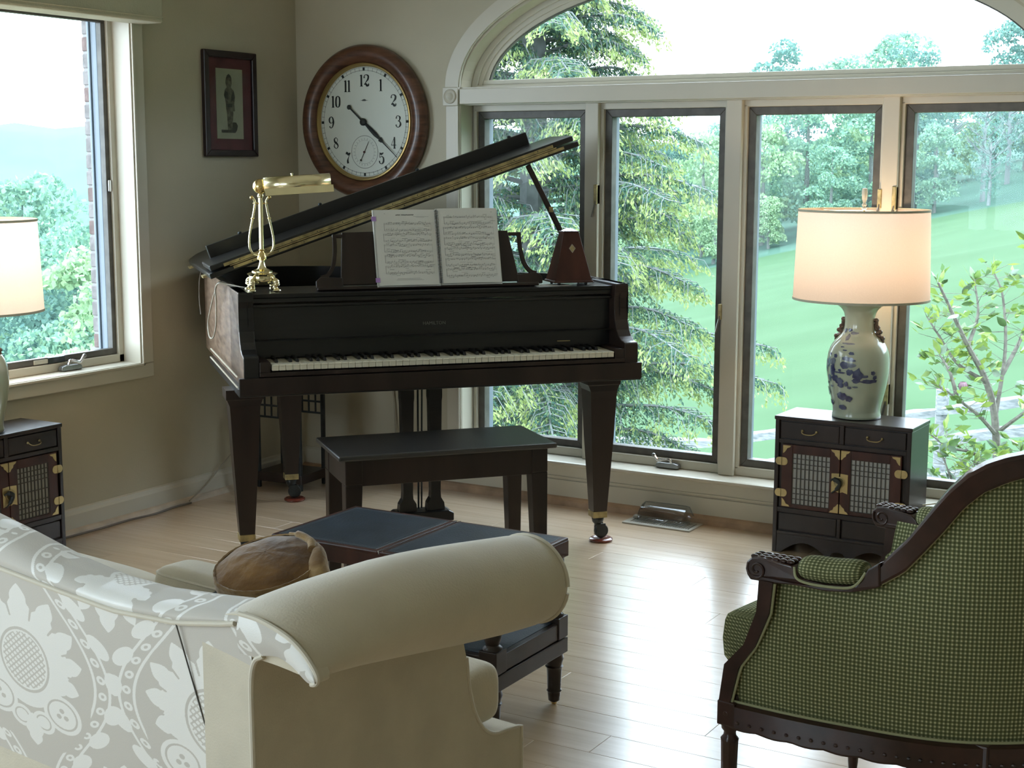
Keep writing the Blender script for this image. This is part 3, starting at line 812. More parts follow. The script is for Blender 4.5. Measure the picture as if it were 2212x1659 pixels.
tag(sc_.build('hinge_screws', 'iron', lid), kind='stuff')
for k, (x, y) in enumerate([(.18, .668), (.50, .668), (.90, .668), (1.29, .668)]):
    MB().lathe([(.007, .094), (.008, .098), (.005, .102), (.0, .103)], 12, (x, y - .004, 0)).build('rubber_stop', 'iron', lid, smooth=True)
MB().lathe([(.006, .046), (.006, .049), (.0, .050)], 12, (1.30, .52, 0)).build('rubber_stop', 'iron', lid, smooth=True)
for yy in (.55, 1.05):
    MB().box(-.012, .03, yy, yy + .06, -.004, .004).build('lid_hinge', 'brass_dull', lid)
# prop stick
MB().bar((1.042, .440, 1.392), (1.280, .465, .962), .020, .013, (0, 1, 0)).build('prop_stick', 'mahog', piano, bevel=.003)
MB().box(1.128, 1.143, .436, .452, 1.215, 1.235).build('prop_pin', 'brass_dull', piano)

# music desk, leaning back, standing on the shelf
LEAN = R(16)
desk = empty('music_desk', (0, .185, .9585)); desk.parent = piano; desk.rotation_euler = (-LEAN, 0, 0)
H_ = .203
m = MB().prism([(.275, .02), (.290, H_ + .004), (.60, H_ + .010), (.90, H_ + .004), (.93, .02)], 0, .012, 'xz').build('desk_panel', 'mahog', desk, bevel=.002)
MB().box(.19, 1.0, -.012, .03, 0, .012).build('desk_ledge', 'mahog', desk, bevel=.003)
for s in (-1, 1):
    c0 = .603
    def X(x): return c0 + s * x
    base = [(X(.32), .010), (X(.415), .010), (X(.415), .035), (X(.40), .048), (X(.39), .050), (X(.33), .046), (X(.32), .046)]
    MB().prism(base, -.002, .014, 'xz').build('desk_bracket', 'mahog', desk, bevel=.003)
    cur = spline([(X(.395), 0, .048), (X(.372), 0, .056), (X(.352), 0, .085), (X(.343), 0, .125), (X(.340), 0, .160), (X(.340), 0, H_ - .008)], 5)
    P = []
    for i, p in enumerate(cur):
        a = cur[max(i - 1, 0)]; b = cur[min(i + 1, len(cur) - 1)]; t = (b - a).normalized(); nn = Vector((t.z, 0, -t.x)) * .0065
        P.append([(p.x + nn.x, 0, p.z + nn.z), (p.x - nn.x, 0, p.z - nn.z), (p.x - nn.x, .012, p.z - nn.z), (p.x + nn.x, .012, p.z + nn.z), (p.x + nn.x, 0, p.z + nn.z)])
    MB().grid(P).build('desk_scroll', 'mahog', desk)
    MB().box(min(X(.30), X(.347)), max(X(.30), X(.347)), 0, .012, H_ - .014, H_ - .002).build('desk_top_rail', 'mahog', desk, bevel=.002)

def pw(x, y, z):   # piano local -> world
    c, s = math.cos(TH), math.sin(TH)
    return (PO[0] + c * x - s * y, PO[1] + s * x + c * y, z)

# caster cups stand on the floor
cup0 = None
for i, (x, y) in enumerate(LEGS):
    wp = pw(x + .014, y, 0)
    o = MB().lathe([(.0, .0), (.040, .0), (.044, .004), (.044, .009), (.038, .013), (.032, .0135), (.028, .0115), (0, .0115)], 28, cap=False).build('caster_cup', 'coaster', smooth=True)
    o.location = wp
    tag(o, ['red-brown wooden caster cup under the right front piano leg', 'red-brown wooden caster cup hidden under the left front piano leg', 'red-brown wooden caster cup under the rear piano leg'][i], 'caster cup', 'caster cups under the piano')

# ------------------------------------------------------------------ music book
bk_o = empty('music_book', pw(0, .170, .9715), TH, 'open spiral-bound music book on the piano desk', 'book')
inner = empty('pages'); inner.parent = bk_o; inner.rotation_euler = (-LEAN, 0, 0)
BW, BH = .2265, .272
U0 = .404
for k, x0 in enumerate((U0, U0 + BW)):
    pg = MB(); dz = 0 if k == 0 else .004
    cur = .004
    P = []
    for i in range(9):
        t = i / 8; x = x0 + .002 + t * (BW - .004)
        bow = -.006 * math.sin(PI * (t if k == 0 else 1 - t)) * 1.0
        P.append([(x, -.004 + bow, dz), (x, -.004 + bow, BH + dz), (x, .002, BH + dz), (x, .002, dz), (x, -.004 + bow, dz)])
    pg.grid(P); pg = pg.build('page', 'paper', inner, smooth=True, angle=30)
    def yb(t): return -.0045 + (-.006 * math.sin(PI * (t if k == 0 else 1 - t)))
    ink = MB(); inkd = MB()
    def ln(xa, xb, z, w, mb):
        n = 4
        for i in range(n):
            ta, tb = xa + (xb - xa) * i / n, xa + (xb - xa) * (i + 1) / n
            mb.add([(x0 + ta * BW, yb(ta), z - w / 2), (x0 + tb * BW, yb(tb), z - w / 2), (x0 + tb * BW, yb(tb), z + w / 2), (x0 + ta * BW, yb(ta), z + w / 2)], [(0, 1, 2, 3)])
    r3 = random.Random(11 + k)
    xa, xb = (.13, .90) if k == 0 else (.10, .92)
    nsys = 5 if k == 0 else 6
    z_top = BH - (.048 if k == 0 else .026); z_bot = .032 if k == 0 else .018
    pitch = (z_top - z_bot) / nsys
    for s in range(nsys):
        zt = z_top - s * pitch
        xs_ = xa + (.0 if s else .02)
        for q in (0, .62):
            zz = zt - q * pitch
            for l in range(5): ln(xs_, xb, zz - l * .0014, .00028, ink)
            x = xs_ + .03
            while x < xb - .03:
                h = zz - r3.uniform(-.002, .008)
                ww = .0022 / BW
                ln(x, x + ww, h, .0016, inkd)
                if r3.random() < .8: ln(x + ww, x + ww + .0004 / BW, h + .003, .006, ink)
                if r3.random() < .35:
                    ln(x, x + r3.uniform(.03, .09), h + r3.uniform(.004, .0065) * r3.choice([1, 1, -1]), .0009, inkd)
                x += r3.uniform(.014, .045)
            for bar in (.32, .6): ln(xs_ + (xb - xs_) * bar, xs_ + (xb - xs_) * bar + .0005 / BW, zz - .0028, .0056, ink)
        ln(xs_ - .004, xs_ + .002, zt - .36 * pitch, pitch * .72, ink)
        ln(xb - .002, xb, zt - .36 * pitch, pitch * .72, ink)
        for _ in range(3):
            q = r3.uniform(xs_, xb - .12); ln(q, q + r3.uniform(.04, .12), zt - r3.uniform(.35, .8) * pitch, .0007, ink)
    if k == 0:
        for a, b in ((.34, .415), (.43, .62)):   # blurred title
            q = a
            while q < b:
                ln(q, q + .009, BH - .0195 + r3.uniform(-.0004, .0004), .0036, inkd); q += .0125
        ln(.62, .87, BH - .0255, .0008, ink); ln(.66, .80, BH - .0285, .0006, ink)
        ln(.16, .175, BH - .014, .0016, ink)
        for q in range(3): ln(.30 - q * .01, .66 + q * .03, .024 - q * .003, .0007, ink)
    else: ln(.89, .915, BH - .010, .0016, ink)
    ink.build('printed_staves', 'ink_grey', pg, fix=False); inkd.build('printed_notes', 'ink', pg, fix=False)
MB().box(U0 - .003, U0 + BW, .002, .010, -.003, BH + .002).build('page_block', 'paper', inner)
MB().box(U0 + BW, U0 + 2 * BW + .002, .002, .008, -.001, BH + .005).build('page_block', 'paper', inner)
coil = MB()
for i in range(52):
    z = .006 + i * (BH - .012) / 51
    pts = [(U0 + BW + .0065 * math.cos(a), -.0035 - .0045 * math.sin(a) - .002, z) for a in [PI * j / 6 for j in range(7)]]
    coil.tube(pts, .0010, 5)
tag(coil.build('spiral_binding', 'iron', inner, smooth=True), kind='stuff')
for z in (BH - .040, .012):
    MB().box(U0 - .010, U0 + .006, -.0075, -.006, z, z + .016).build('purple_tab', 'purple', inner)

# ------------------------------------------------------------------ metronome
mt = empty('metronome', pw(1.128, .215, .9585), TH, 'red-brown pyramid metronome with a diamond emblem on the piano', 'metronome')
def frustum(mb, a0, b0, z0, a1, b1, z1):
    return mb.add([(-a0, -b0, z0), (a0, -b0, z0), (a0, b0, z0), (-a0, b0, z0), (-a1, -b1, z1), (a1, -b1, z1), (a1, b1, z1), (-a1, b1, z1)],
                  [(0, 3, 2, 1), (4, 5, 6, 7), (0, 1, 5, 4), (1, 2, 6, 5), (2, 3, 7, 6), (3, 0, 4, 7)])
b_ = frustum(MB(), .071, .055, .016, .030, .024, .193).build('case', 'mahog2', mt, bevel=.002)
frustum(MB(), .078, .061, .010, .074, .058, .018).build('base', 'mahog2', mt, bevel=.003)
frustum(MB(), .033, .027, .193, .030, .024, .196).build('top', 'mahog2', mt, bevel=.001)
frustum(MB(), .028, .022, .196, .006, .004, .206).build('cap', 'chrome', mt)
for sx in (-1, 1):
    for sy in (-1, 1): MB().sphere((sx * .052, sy * .04, .006), .0065, 10, 6).build('foot', 'ebony', mt, smooth=True)
e = MB()
def mdf(x, z): return (x, -.055 + (.055 - .024) * (z - .016) / .177 - .0012, z)
dz = [(0, .150), (.013, .134), (0, .117), (-.013, .134)]
di = [(0, .146), (.010, .134), (0, .121), (-.010, .134)]
for i in range(4):
    j = (i + 1) % 4
    e.add([mdf(*dz[i]), mdf(*dz[j]), mdf(*di[j]), mdf(*di[i])], [(0, 1, 2, 3)])
e.build('diamond_emblem', 'cable_light', b_)
MB().add([mdf(*p) for p in di], [(0, 1, 2, 3)]).build('emblem_centre', 'brass_dull', b_)
# small papers under it
pp = MB().box(-.06, .07, -.035, .045, 0, .0015).build('note_card', 'paper'); pp.location = pw(1.045, .185, .9585); pp.rotation_euler = (0, 0, TH + .1)
tag(pp, 'small pale note card lying beside the metronome', 'card')

# ------------------------------------------------------------------ brass piano lamp
LB = pw(.004, .205, .9585)
pl = empty('piano_lamp', LB, TH, 'brass piano lamp with a lyre stem and tube shade', 'lamp')
MB().lathe([(.0, .026), (.030, .026), (.040, .030), (.046, .044), (.044, .056), (.050, .060), (.052, .064), (.044, .067), (.036, .069), (.036, .073), (.030, .075), (.016, .082), (.010, .096), (.008, .108), (.0085, .112)], 36).build('base', 'brass_pale', pl, smooth=True, angle=50)
MB().lathe([(.0135, .110), (.016, .113), (.0155, .120), (.013, .132), (.0085, .136), (.0075, .141), (.0105, .144), (.0075, .148)], 24).build('collar', 'brass', pl, smooth=True)
ft = []
for k in range(4):
    a = PI / 4 + k * PI / 2; c, s = math.cos(a), math.sin(a)
    def q(r, z): return (c * r, s * r, z)
    f_ = MB().tube(spline([q(.040, .058), q(.052, .046), q(.060, .036), q(.058, .028), q(.054, .018), q(.058, .010), q(.066, .007)], 4), [.006] * 5 + [.009] * 5 + [.0115] * 3 + [.008] * 5 + [.008] * 4 + [.009] * 3, 10)
    f_.sphere(q(.060, .008)[:2] + (.008,), .012, 12, 8, (1.2, 1.2, .62)); f_.sphere(q(.0575, .037), .0115, 12, 8)
    f_.build('foot', 'brass_pale', pl, smooth=True)
MB().lathe([(.0085, .146), (.0078, .15), (.0078, .322), (.0105, .325), (.0105, .330), (.008, .334), (.0095, .345)], 20).build('stem', 'brass_pale', pl, smooth=True)
for s in (-1, 1):
    pts = spline([(s * .010, 0, .128), (s * .030, 0, .134), (s * .040, 0, .152), (s * .041, 0, .185), (s * .034, 0, .225), (s * .026, 0, .262), (s * .021, 0, .290), (s * .019, 0, .308), (s * .026, 0, .322)], 5)
    MB().tube(pts, .0038, 10).build('lyre_arm', 'brass_pale', pl, smooth=True)
    MB().sphere((s * .030, 0, .3225), .0065, 12, 8).build('scroll_knob', 'brass', pl, smooth=True)
    MB().lathe([(.0058, -.002), (.0062, 0), (.0058, .002)], 12, (s * .0285, 0, .252)).build('arm_ring', 'brass', pl, smooth=True)
MB().bar((-.026, 0, .303), (.026, 0, .303), .006, .006).build('lyre_bar', 'brass', pl, bevel=.002)
MB().sphere((0, 0, .360), .026, 24, 16).build('knuckle', 'brass', pl, smooth=True)
# shade: half-open tube pointing right, slightly raised
sh = empty('shade_arm', (0, 0, .358)); sh.parent = pl; sh.rotation_euler = (0, R(-3.5), R(-6))
P = []
for x in (.012, .238):
    row_ = []
    for j in range(17):
        a = R(250) - R(228) * j / 16
        r = .0285
        row_.append((x, r * math.cos(a), .004 + r * math.sin(a)))
    P.append(row_)
mb = MB().grid([[(x, -.030, -.0225) if j < 0 else p for j, p in enumerate(row_)] for x, row_ in zip((0, 1), P)])
sd = mb.build('shade', 'brass_pale', sh, smooth=True, thick=.0012)
for x in (.012, .238):
    MB().lathe([(.0285, 0), (.0280, .0015), (0, .0015)], 32, (x - .0008, 0, .004), 'x', cap=False).build('end_cap', 'brass_pale', sh, smooth=True)
MB().prism([(-.0285 * .94, -.006), (-.038, -.030), (-.0365, -.0305), (-.0250, -.008)], .014, .246, 'yz').build('shade_lip', 'brass_pale', sh)
MB().lathe([(.003, .032), (.003, .036), (.0045, .037), (.0045, .040), (0, .042)], 12, (.11, 0, 0)).build('finial', 'brass_pale', sh, smooth=True)
# flex of the lamp: over the left arm and looping against the flank
fx = [(-.02, .27, .963), (-.055, .33, .9665), (-.090, .40, .9715), (-.120, .44, .972), (-.124, .52, .935), (-.126, .66, .86), (-.128, .74, .80), (-.130, .69, .755), (-.130, .56, .765), (-.128, .47, .82), (-.127, .455, .90), (-.126, .47, .955), (-.10, .50, .973), (-.06, .52, .95)]
fx_o = empty('lamp_cord', (PO[0], PO[1], 0), TH)
MB().tube(spline(fx, 8), .0030, 8).build('flex', 'cable_light', fx_o, smooth=True)
tag(fx_o, 'thin brown lamp cord looping down the piano flank', 'cord')
fx2 = MB().tube(spline([(-.118, 1.05, .97), (-.123, 1.07, .93), (-.124, 1.08, .86), (-.122, 1.06, .80)], 6), .0022, 6).build('flex', 'cable', fx_o, smooth=True)

# ------------------------------------------------------------------ bench
BN = [(-2.745, 3.592), (-2.27, 4.155), (-2.543, 4.393), (-3.012, 3.828)]
bo = Vector((-2.745, 3.592)); TB = math.atan2(4.155 - 3.592, -2.27 + 2.745)
bench = empty('piano_bench', (bo.x, bo.y, 0), TB, 'dark wooden piano bench with tapered legs before the keyboard', 'bench')
BL, BD, BHt = .735, .355, .485
MB().box(0, BL, 0, BD, BHt - .018, BHt).build('seat', 'bench_top', bench, bevel=.005)
ap = .035
MB().box(ap - .004, BL - ap + .004, ap - .01, ap + .012, BHt - .105, BHt - .018).build('apron', 'mahog', bench, bevel=.002)
MB().box(ap - .004, BL - ap + .004, BD - ap - .012, BD - ap + .01, BHt - .105, BHt - .018).build('apron', 'mahog', bench, bevel=.002)
MB().box(ap - .008, ap + .012, ap, BD - ap, BHt - .105, BHt - .018).build('apron', 'mahog', bench, bevel=.002)
MB().box(BL - ap - .012, BL - ap + .008, ap, BD - ap, BHt - .105, BHt - .018).build('apron', 'mahog', bench, bevel=.002)
for x, sx in ((ap, 1), (BL - ap, -1)):
    for y, sy in ((ap, 1), (BD - ap, -1)):
        m = MB(); a, b = .046, .030
        xs0, xs1 = sorted((x - sx * .010, x + sx * a)); ys0, ys1 = sorted((y - sy * .012, y + sy * a))
        xb0, xb1 = sorted((x - sx * .010, x + sx * b)); yb0, yb1 = sorted((y - sy * .012, y + sy * b))
        m.add([(xb0, yb0, 0), (xb1, yb0, 0), (xb1, yb1, 0), (xb0, yb1, 0), (xs0, ys0, BHt - .10), (xs1, ys0, BHt - .10), (xs1, ys1, BHt - .10), (xs0, ys1, BHt - .10)],
              [(0, 3, 2, 1), (4, 5, 6, 7), (0, 1, 5, 4), (1, 2, 6, 5), (2, 3, 7, 6), (3, 0, 4, 7)])
        m.box(xs0, xs1, ys0, ys1, BHt - .10, BHt - .018)
        m.build('leg', 'mahog', bench, bevel=.003)

# ------------------------------------------------------------------ dark stand in the corner
so = empty('plant_stand', (-4.005, 4.90, 0), R(4), 'slim black metal and wood stand in the corner behind the piano', 'stand')
MB().box(-.135, .135, -.11, .11, .425, .442).build('top', 'mahog', so, bevel=.003)
for sx in (-1, 1):
    for sy in (-1, 1): MB().box(sx * .108 - .008, sx * .108 + .008, sy * .09 - .008, sy * .09 + .008, .0, .425).build('leg', 'iron', so, bevel=.002)
MB().box(-.12, .12, -.10, .10, .03, .07).build('shelf', 'mahog', so, bevel=.003)
m = MB()
for sy in (-1, 1):
    m.box(-.108, .108, sy * .09 - .004, sy * .09 + .004, .36, .368); m.box(-.108, .108, sy * .09 - .004, sy * .09 + .004, .31, .318)
    for x in (-.07, -.035, 0, .035, .07): m.box(x - .003, x + .003, sy * .09 - .003, sy * .09 + .003, .318, .425)
tag(m.build('fretwork', 'iron', so), kind='stuff')
# cable falling down the wall
cb = MB().tube(spline([(-3.70, YW - .012, .80), (-3.68, YW - .012, .55), (-3.655, YW - .012, .30), (-3.64, YW - .05, .02), (-3.70, YW - .10, .006), (-3.95, YW - .16, .006)], 6), .004, 6).build('wall_cable', 'cable_light', smooth=True)
tag(cb, 'pale cable hanging down the wall behind the piano', 'cord')
cb = MB().tube(spline([(XW + .02, 4.78, .22), (XW + .022, 4.62, .12), (XW + .024, 4.52, .055), (XW + .04, 4.40, .012)], 6), .0028, 6).build('wall_cable', 'cable_light', smooth=True)
tag(cb, 'thin cable trailing across the left baseboard', 'cord')
cb = MB().tube(spline([(XW + .05, 4.40, .006), (XW + .045, 4.30, .006), (XW + .06, 4.18, .006), (XW + .045, 4.05, .006), (XW + .05, 3.90, .006), (XW + .043, 3.72, .006)], 5), .0042, 6).build('floor_cable', 'cable', smooth=True)
tag(cb, 'brown cable lying on the floor along the left baseboard', 'cord')
for yy in (4.04, 4.26):
    pass

# ------------------------------------------------------------------ wall clock
ck = empty('wall_clock', (-3.795, YW, 1.573), 0, 'large round oak wall clock with arabic numerals', 'clock')
# local: x right, z up, y into the wall (front at negative y)
RO = .327
MB().lathe([(RO - .01, 0), (RO, -.012), (RO, -.034), (RO - .012, -.052), (RO - .034, -.058), (RO - .056, -.052), (RO - .070, -.040), (RO - .078, -.030), (RO - .080, -.02)], 96, axis='y', cap=False).build('case_ring', 'clockwood', ck, smooth=True, angle=60)
MB().lathe([(RO - .076, -.030), (RO - .078, -.037), (RO - .083, -.038), (RO - .090, -.030), (RO - .092, -.022)], 96, axis='y', cap=False).build('bezel', 'gold_rim', ck, smooth=True, angle=60)
FY = -.022
MB().lathe([(.0, FY), (RO - .085, FY)], 96, axis='y', cap=False).build('dial', 'clockface', ck)
def flat(mb, pts, y=FY - .0012):
    return mb.add([(p[0], y, p[1]) for p in pts], [tuple(range(len(pts)))])
def ring2(mb, c, r0, r1, y=FY - .001, n=72, x_s=1):
    P = [[(c[0] + r * math.cos(2 * PI * k / n) * x_s, y, c[1] + r * math.sin(2 * PI * k / n)) for r in (r0, r1)] for k in range(n)]
    return mb.grid(P, closed_u=True)
tk = MB(); ring2(tk, (0, 0), .2180, .2192); ring2(tk, (0, 0), .2310, .2322)
for k in range(60):
    a = 2 * PI * k / 60; c, s = math.sin(a), math.cos(a); wd = .0055 if k % 5 == 0 else .0006
    r0, r1 = (.216, .232) if k % 5 else (.2175, .2305)
    flat(tk, [(c * r0 + s * wd, s * r0 - c * wd), (c * r0 - s * wd, s * r0 + c * wd), (c * r1 - s * wd, s * r1 + c * wd), (c * r1 + s * wd, s * r1 - c * wd)])
tk.build('minute_track', 'numeral', ck, fix=False)
# numerals: strokes with thick stems and thin hairlines, in a 1x1.5 box
def stroke(mb, pts, ws, ox, oz, sc, y):
    sp = spline([(p[0], 0, p[1]) for p in pts], 7) if len(pts) > 2 else [Vector((p[0], 0, p[1])) for p in pts]
    n = len(sp); wv = [float(np.interp(i / (n - 1), np.linspace(0, 1, len(ws)), ws)) for i in range(n)]
    P = []
    for i, p in enumerate(sp):
        t = (sp[min(i + 1, n - 1)] - sp[max(i - 1, 0)]).normalized(); q = Vector((t.z, 0, -t.x)) * wv[i] * .5
        P.append([(ox + (p.x + q.x) * sc, y, oz + (p.z + q.z) * sc), (ox + (p.x - q.x) * sc, y, oz + (p.z - q.z) * sc)])
    mb.grid(P)
DG = {
 '1': [([(.0, .75), (0, -.75)], [.26, .26]), ([(-.24, -.74), (.24, -.74)], [.07, .07]), ([(-.22, .62), (0, .72)], [.09, .09])],
 '2': [([(-.34, .30), (-.30, .62), (0, .74), (.32, .55), (.26, .15), (-.05, -.20), (-.34, -.56)], [.22, .10, .08, .26, .26, .10, .06]), ([(-.36, -.52), (-.10, -.46), (.12, -.66), (.36, -.60), (.38, -.38)], [.10, .26, .30, .22, .06])],
 '3': [([(-.32, .38), (-.22, .68), (.05, .74), (.28, .50), (.18, .16), (-.05, .08)], [.22, .10, .08, .26, .16, .06]), ([(-.05, .08), (.24, -.02), (.36, -.38), (.10, -.72), (-.22, -.68), (-.36, -.40)], [.06, .16, .28, .10, .10, .22])],
 '4': [([(.10, .75), (.10, -.75)], [.20, .24]), ([(.10, .72), (-.40, -.28)], [.06, .06]), ([(-.42, -.30), (.42, -.30)], [.07, .07]), ([(-.10, -.74), (.30, -.74)], [.06, .06])],
 '5': [([(-.26, .74), (-.28, .10), (.0, .24), (.30, .02), (.30, -.48), (.0, -.74), (-.28, -.62), (-.34, -.36)], [.07, .07, .08, .22, .28, .08, .12, .20]), ([(-.27, .62), (0, .54), (.32, .72)], [.22, .30, .10])],
 '6': [([(.30, .50), (.10, .74), (-.20, .55), (-.34, .0), (-.24, -.55), (.04, -.74), (.32, -.45), (.28, -.06), (.0, .10), (-.28, -.15)], [.2, .08, .16, .28, .2, .07, .24, .2, .06, .06])],
 '7': [([(.36, .70), (.05, .10), (-.08, -.35), (-.02, -.70)], [.07, .08, .28, .34]), ([(-.36, .50), (-.22, .70), (.0, .50), (.22, .58), (.36, .72)], [.12, .30, .30, .30, .08])],
 '8': [([(.0, .74), (-.27, .50), (-.18, .16), (.12, -.06), (.34, -.40), (.05, -.73), (-.30, -.45), (-.16, -.08), (.10, .10), (.27, .45), (.0, .74)], [.07, .18, .28, .28, .18, .07, .16, .07, .06, .10, .07])],
 '9': [([(-.30, -.50), (-.10, -.74), (.20, -.55), (.34, .0), (.24, .55), (-.04, .74), (-.32, .45), (-.28, .06), (.0, -.10), (.28, .15)], [.2, .08, .16, .28, .2, .07, .24, .2, .06, .06])],
 '0': [([(.0, .74), (-.27, .45), (-.29, -.45), (.0, -.74), (.27, -.45), (.29, .45), (.0, .74)], [.07, .24, .26, .07, .26, .24, .07])]}
SC = .0325
for h in range(1, 13):
    if h == 6: continue
    a = 2 * PI * h / 12; r = .178 if h not in (12,) else .176
    cx_, cz_ = r * math.sin(a), r * math.cos(a)
    mb = MB(); s_ = str(h); wd = {1: .56, 2: .86}[len(s_)] if s_ == '11' else None
    adv = .58 if s_ in ('11',) else .82
    for i, ch in enumerate(s_):
        ox = cx_ + (i - (len(s_) - 1) / 2) * adv * SC * (.98)
        for pts, ws in DG[ch]: stroke(mb, pts, ws, ox, cz_, SC, FY - .0012)
    mb.build('numeral', 'numeral', ck, fix=False)
lg = MB()
flat(lg, [(-.022, .092), (-.008, .0935), (-.008, .0905)]); flat(lg, [(.024, .092), (.008, .0935), (.008, .0905)]); flat(lg, [(-.009, .089), (.009, .089), (.009, .095), (.002, .0975), (-.009, .095)])
lg.build('dial_emblem', 'ink', ck, fix=False)
# thermometer-like subdial
sdl = MB(); ring2(sdl, (0, -.128), .0690, .0708); ring2(sdl, (0, -.128), .0500, .0506)
for k in range(24):
    a = 2 * PI * k / 24; c, s = math.sin(a), math.cos(a)
    flat(sdl, [(c * .052 + s * .0006, -.128 + s * .052 - c * .0006), (c * .052 - s * .0006, -.128 + s * .052 + c * .0006), (c * .060 - s * .0006, -.128 + s * .060 + c * .0006), (c * .060 + s * .0006, -.128 + s * .060 - c * .0006)])
sdl.build('subdial', 'ink', ck, fix=False)
def hand(name, deg, prof, c=(0, 0), y=-.030, m='numeral', ball=None):
    """prof: list of (radius, half width) along the hand; deg clockwise from 12"""
    a = R(deg); dx, dz = math.sin(a), math.cos(a); px, pz = dz, -dx
    mb = MB(); L_ = [(c[0] + dx * r + px * w, c[1] + dz * r + pz * w) for r, w in prof]; R_ = [(c[0] + dx * r - px * w, c[1] + dz * r - pz * w) for r, w in prof]
    for i in range(len(prof) - 1):
        mb.prism([L_[i], L_[i + 1], R_[i + 1], R_[i]], y, y + .0015, 'xz')
    if ball: mb.lathe([(ball[1], y), (ball[1], y + .0015)], 20, (c[0] + dx * ball[0], 0, c[1] + dz * ball[0]), 'y')
    return mb.build(name, m, ck)
hand('hour_hand', 131, [(-.01, .004), (.02, .006), (.05, .009), (.08, .010), (.10, .007), (.108, .005), (.112, .011), (.125, .008), (.134, .001)], y=-.029)
hand('minute_hand', 130.5, [(-.092, .003), (0, .004), (.12, .0035), (.15, .0022), (.232, .0010)], y=-.033, ball=(-.098, .0105))
MB().lathe([(.0155, -.028), (.016, -.035), (.010, -.040), (0, -.041)], 28, axis='y', cap=False).build('hub', 'numeral', ck, smooth=True)
hand('subdial_hand', 28, [(-.040, .0008), (.0, .0012), (.042, .0008), (.050, .0003)], c=(0, -.128), y=-.026, m='sepia_d', ball=(-.040, .005))
MB().lathe([(.0045, -.024), (.0045, -.029), (0, -.029)], 12, (0, 0, -.128), 'y').build('subdial_hub', 'maroon', ck)
MB().lathe([(.0, -.0395), (RO - .080, -.0395), (RO - .080, -.038), (0, -.038)], 64, axis='y', cap=False).build('cover_glass', 'glass', ck)

# ------------------------------------------------------------------ framed print on the left wall
pf = empty('framed_print', (XW, 0, 0), 0, 'narrow framed print of a standing figure on the left wall', 'picture')
y0, y1, z0, z1 = 4.587, 4.912, 1.423, 1.857
fm = MB(); t = .028
for q in ([(y0, z0), (y1, z0), (y1 - t, z0 + t), (y0 + t, z0 + t)], [(y0, z1), (y0 + t, z1 - t), (y1 - t, z1 - t), (y1, z1)], [(y0, z0), (y0 + t, z0 + t), (y0 + t, z1 - t), (y0, z1)], [(y1, z0), (y1, z1), (y1 - t, z1 - t), (y1 - t, z0 + t)]):
    fm.prism(q, .0, .022, 'yz')
fm.build('frame', 'frame_dark', pf, bevel=.004)
MB().box(.002, .010, y0 + t - .003, y1 - t + .003, z0 + t - .003, z1 - t + .003).build('mat_board', 'maroon', pf)
MB().box(.010, .0112, 4.664, 4.828, 1.497, 1.785).build('print', 'picpaper', pf)
def sil(pts, m, x=.0118):
    MB().add([(x, p[0], p[1]) for p in pts], [tuple(range(len(pts)))]).build('printed_figure', m, pf, fix=False)
cy0 = 4.742
def FP(dy, dz): return (cy0 + dy, 1.522 + dz)
sil([FP(-.052, .0), FP(.034, .0), FP(.045, .012), FP(.05, .03), FP(.040, .043), FP(.022, .044), FP(.008, .03), FP(.0, .012), FP(-.052, .012)], 'sepia_d')
sil([FP(-.012, .012), FP(-.016, .075), FP(-.022, .11), FP(.02, .11), FP(.024, .08), FP(.014, .012)], 'sepia', .0120)
sil([FP(-.020, .105), FP(-.026, .14), FP(-.033, .155), FP(-.026, .178), FP(-.012, .188), FP(.012, .187), FP(.03, .172), FP(.036, .150), FP(.030, .118), (FP(.034, .09)), FP(.020, .088), FP(.016, .108)], 'sepia', .0122)
sil([FP(-.021, .106), FP(.018, .106), FP(.018, .12), FP(-.021, .12)], 'sepia_d', .0125)
sil([FP(-.030, .145), FP(-.008, .135), FP(-.004, .160), FP(-.026, .176)], 'sepia_d', .0125)
sil([FP(.008, .125), FP(.034, .142), FP(.028, .170), FP(.012, .150)], 'sepia_d', .0125)
sil([FP(-.014, .186), FP(-.021, .205), FP(-.018, .225), FP(-.008, .238), FP(.008, .236), FP(.016, .222), FP(.018, .203), FP(.012, .188)], 'sepia', .0122)
sil([FP(-.017, .222), FP(-.012, .236), FP(.0, .242), (FP(.012, .234)), FP(.017, .220), FP(0, .228)], 'sepia_d', .0125)
MB().box(.013, .014, y0 + t, y1 - t, z0 + t, z1 - t).build('glazing', 'glass', pf)

# ------------------------------------------------------------------ floor vent and its clear deflector
vo = empty('floor_register', (-2.46, 5.032, 0), R(0), 'metal floor register with louvres by the big window', 'vent')
VW, VD = .288, .135
m = MB()
for q in ([(0, 0), (VW, 0), (VW - .016, .026), (.022, .026)], [(0, VD), (.022, VD - .022), (VW - .016, VD - .022), (VW, VD)], [(0, 0), (.022, .026), (.022, VD - .022), (0, VD)], [(VW, 0), (VW, VD), (VW - .016, VD - .022), (VW - .016, .026)]):
    m.prism(q, 0, .006, 'xy')
m.box(VW / 2 - .004, VW / 2 + .004, .02, VD - .02, .001, .006)
m.build('frame', 'ventmetal', vo, bevel=.0015)
MB().box(.02, VW - .014, .022, VD - .02, 0, .0012).build('duct_shade_sheet', 'vent_shade', vo)  # flat dark sheet in place of the shade below the louvres
lv = MB().box(-.0018, .0018, .024, VD - .022, .0015, .0055).build('louvre', 'ventmetal', vo)
xs_ = [.030 + k * .0090 for k in range(27)]
lv.location = (xs_[0], 0, 0)
for x in xs_[1:]:
    if abs(x - VW / 2) > .006: dup(lv, vo, (x, 0, 0))
MB().box(.012, .035, .075, .10, .006, .018).build('lever', 'ventmetal', vo, bevel=.002)
P = []
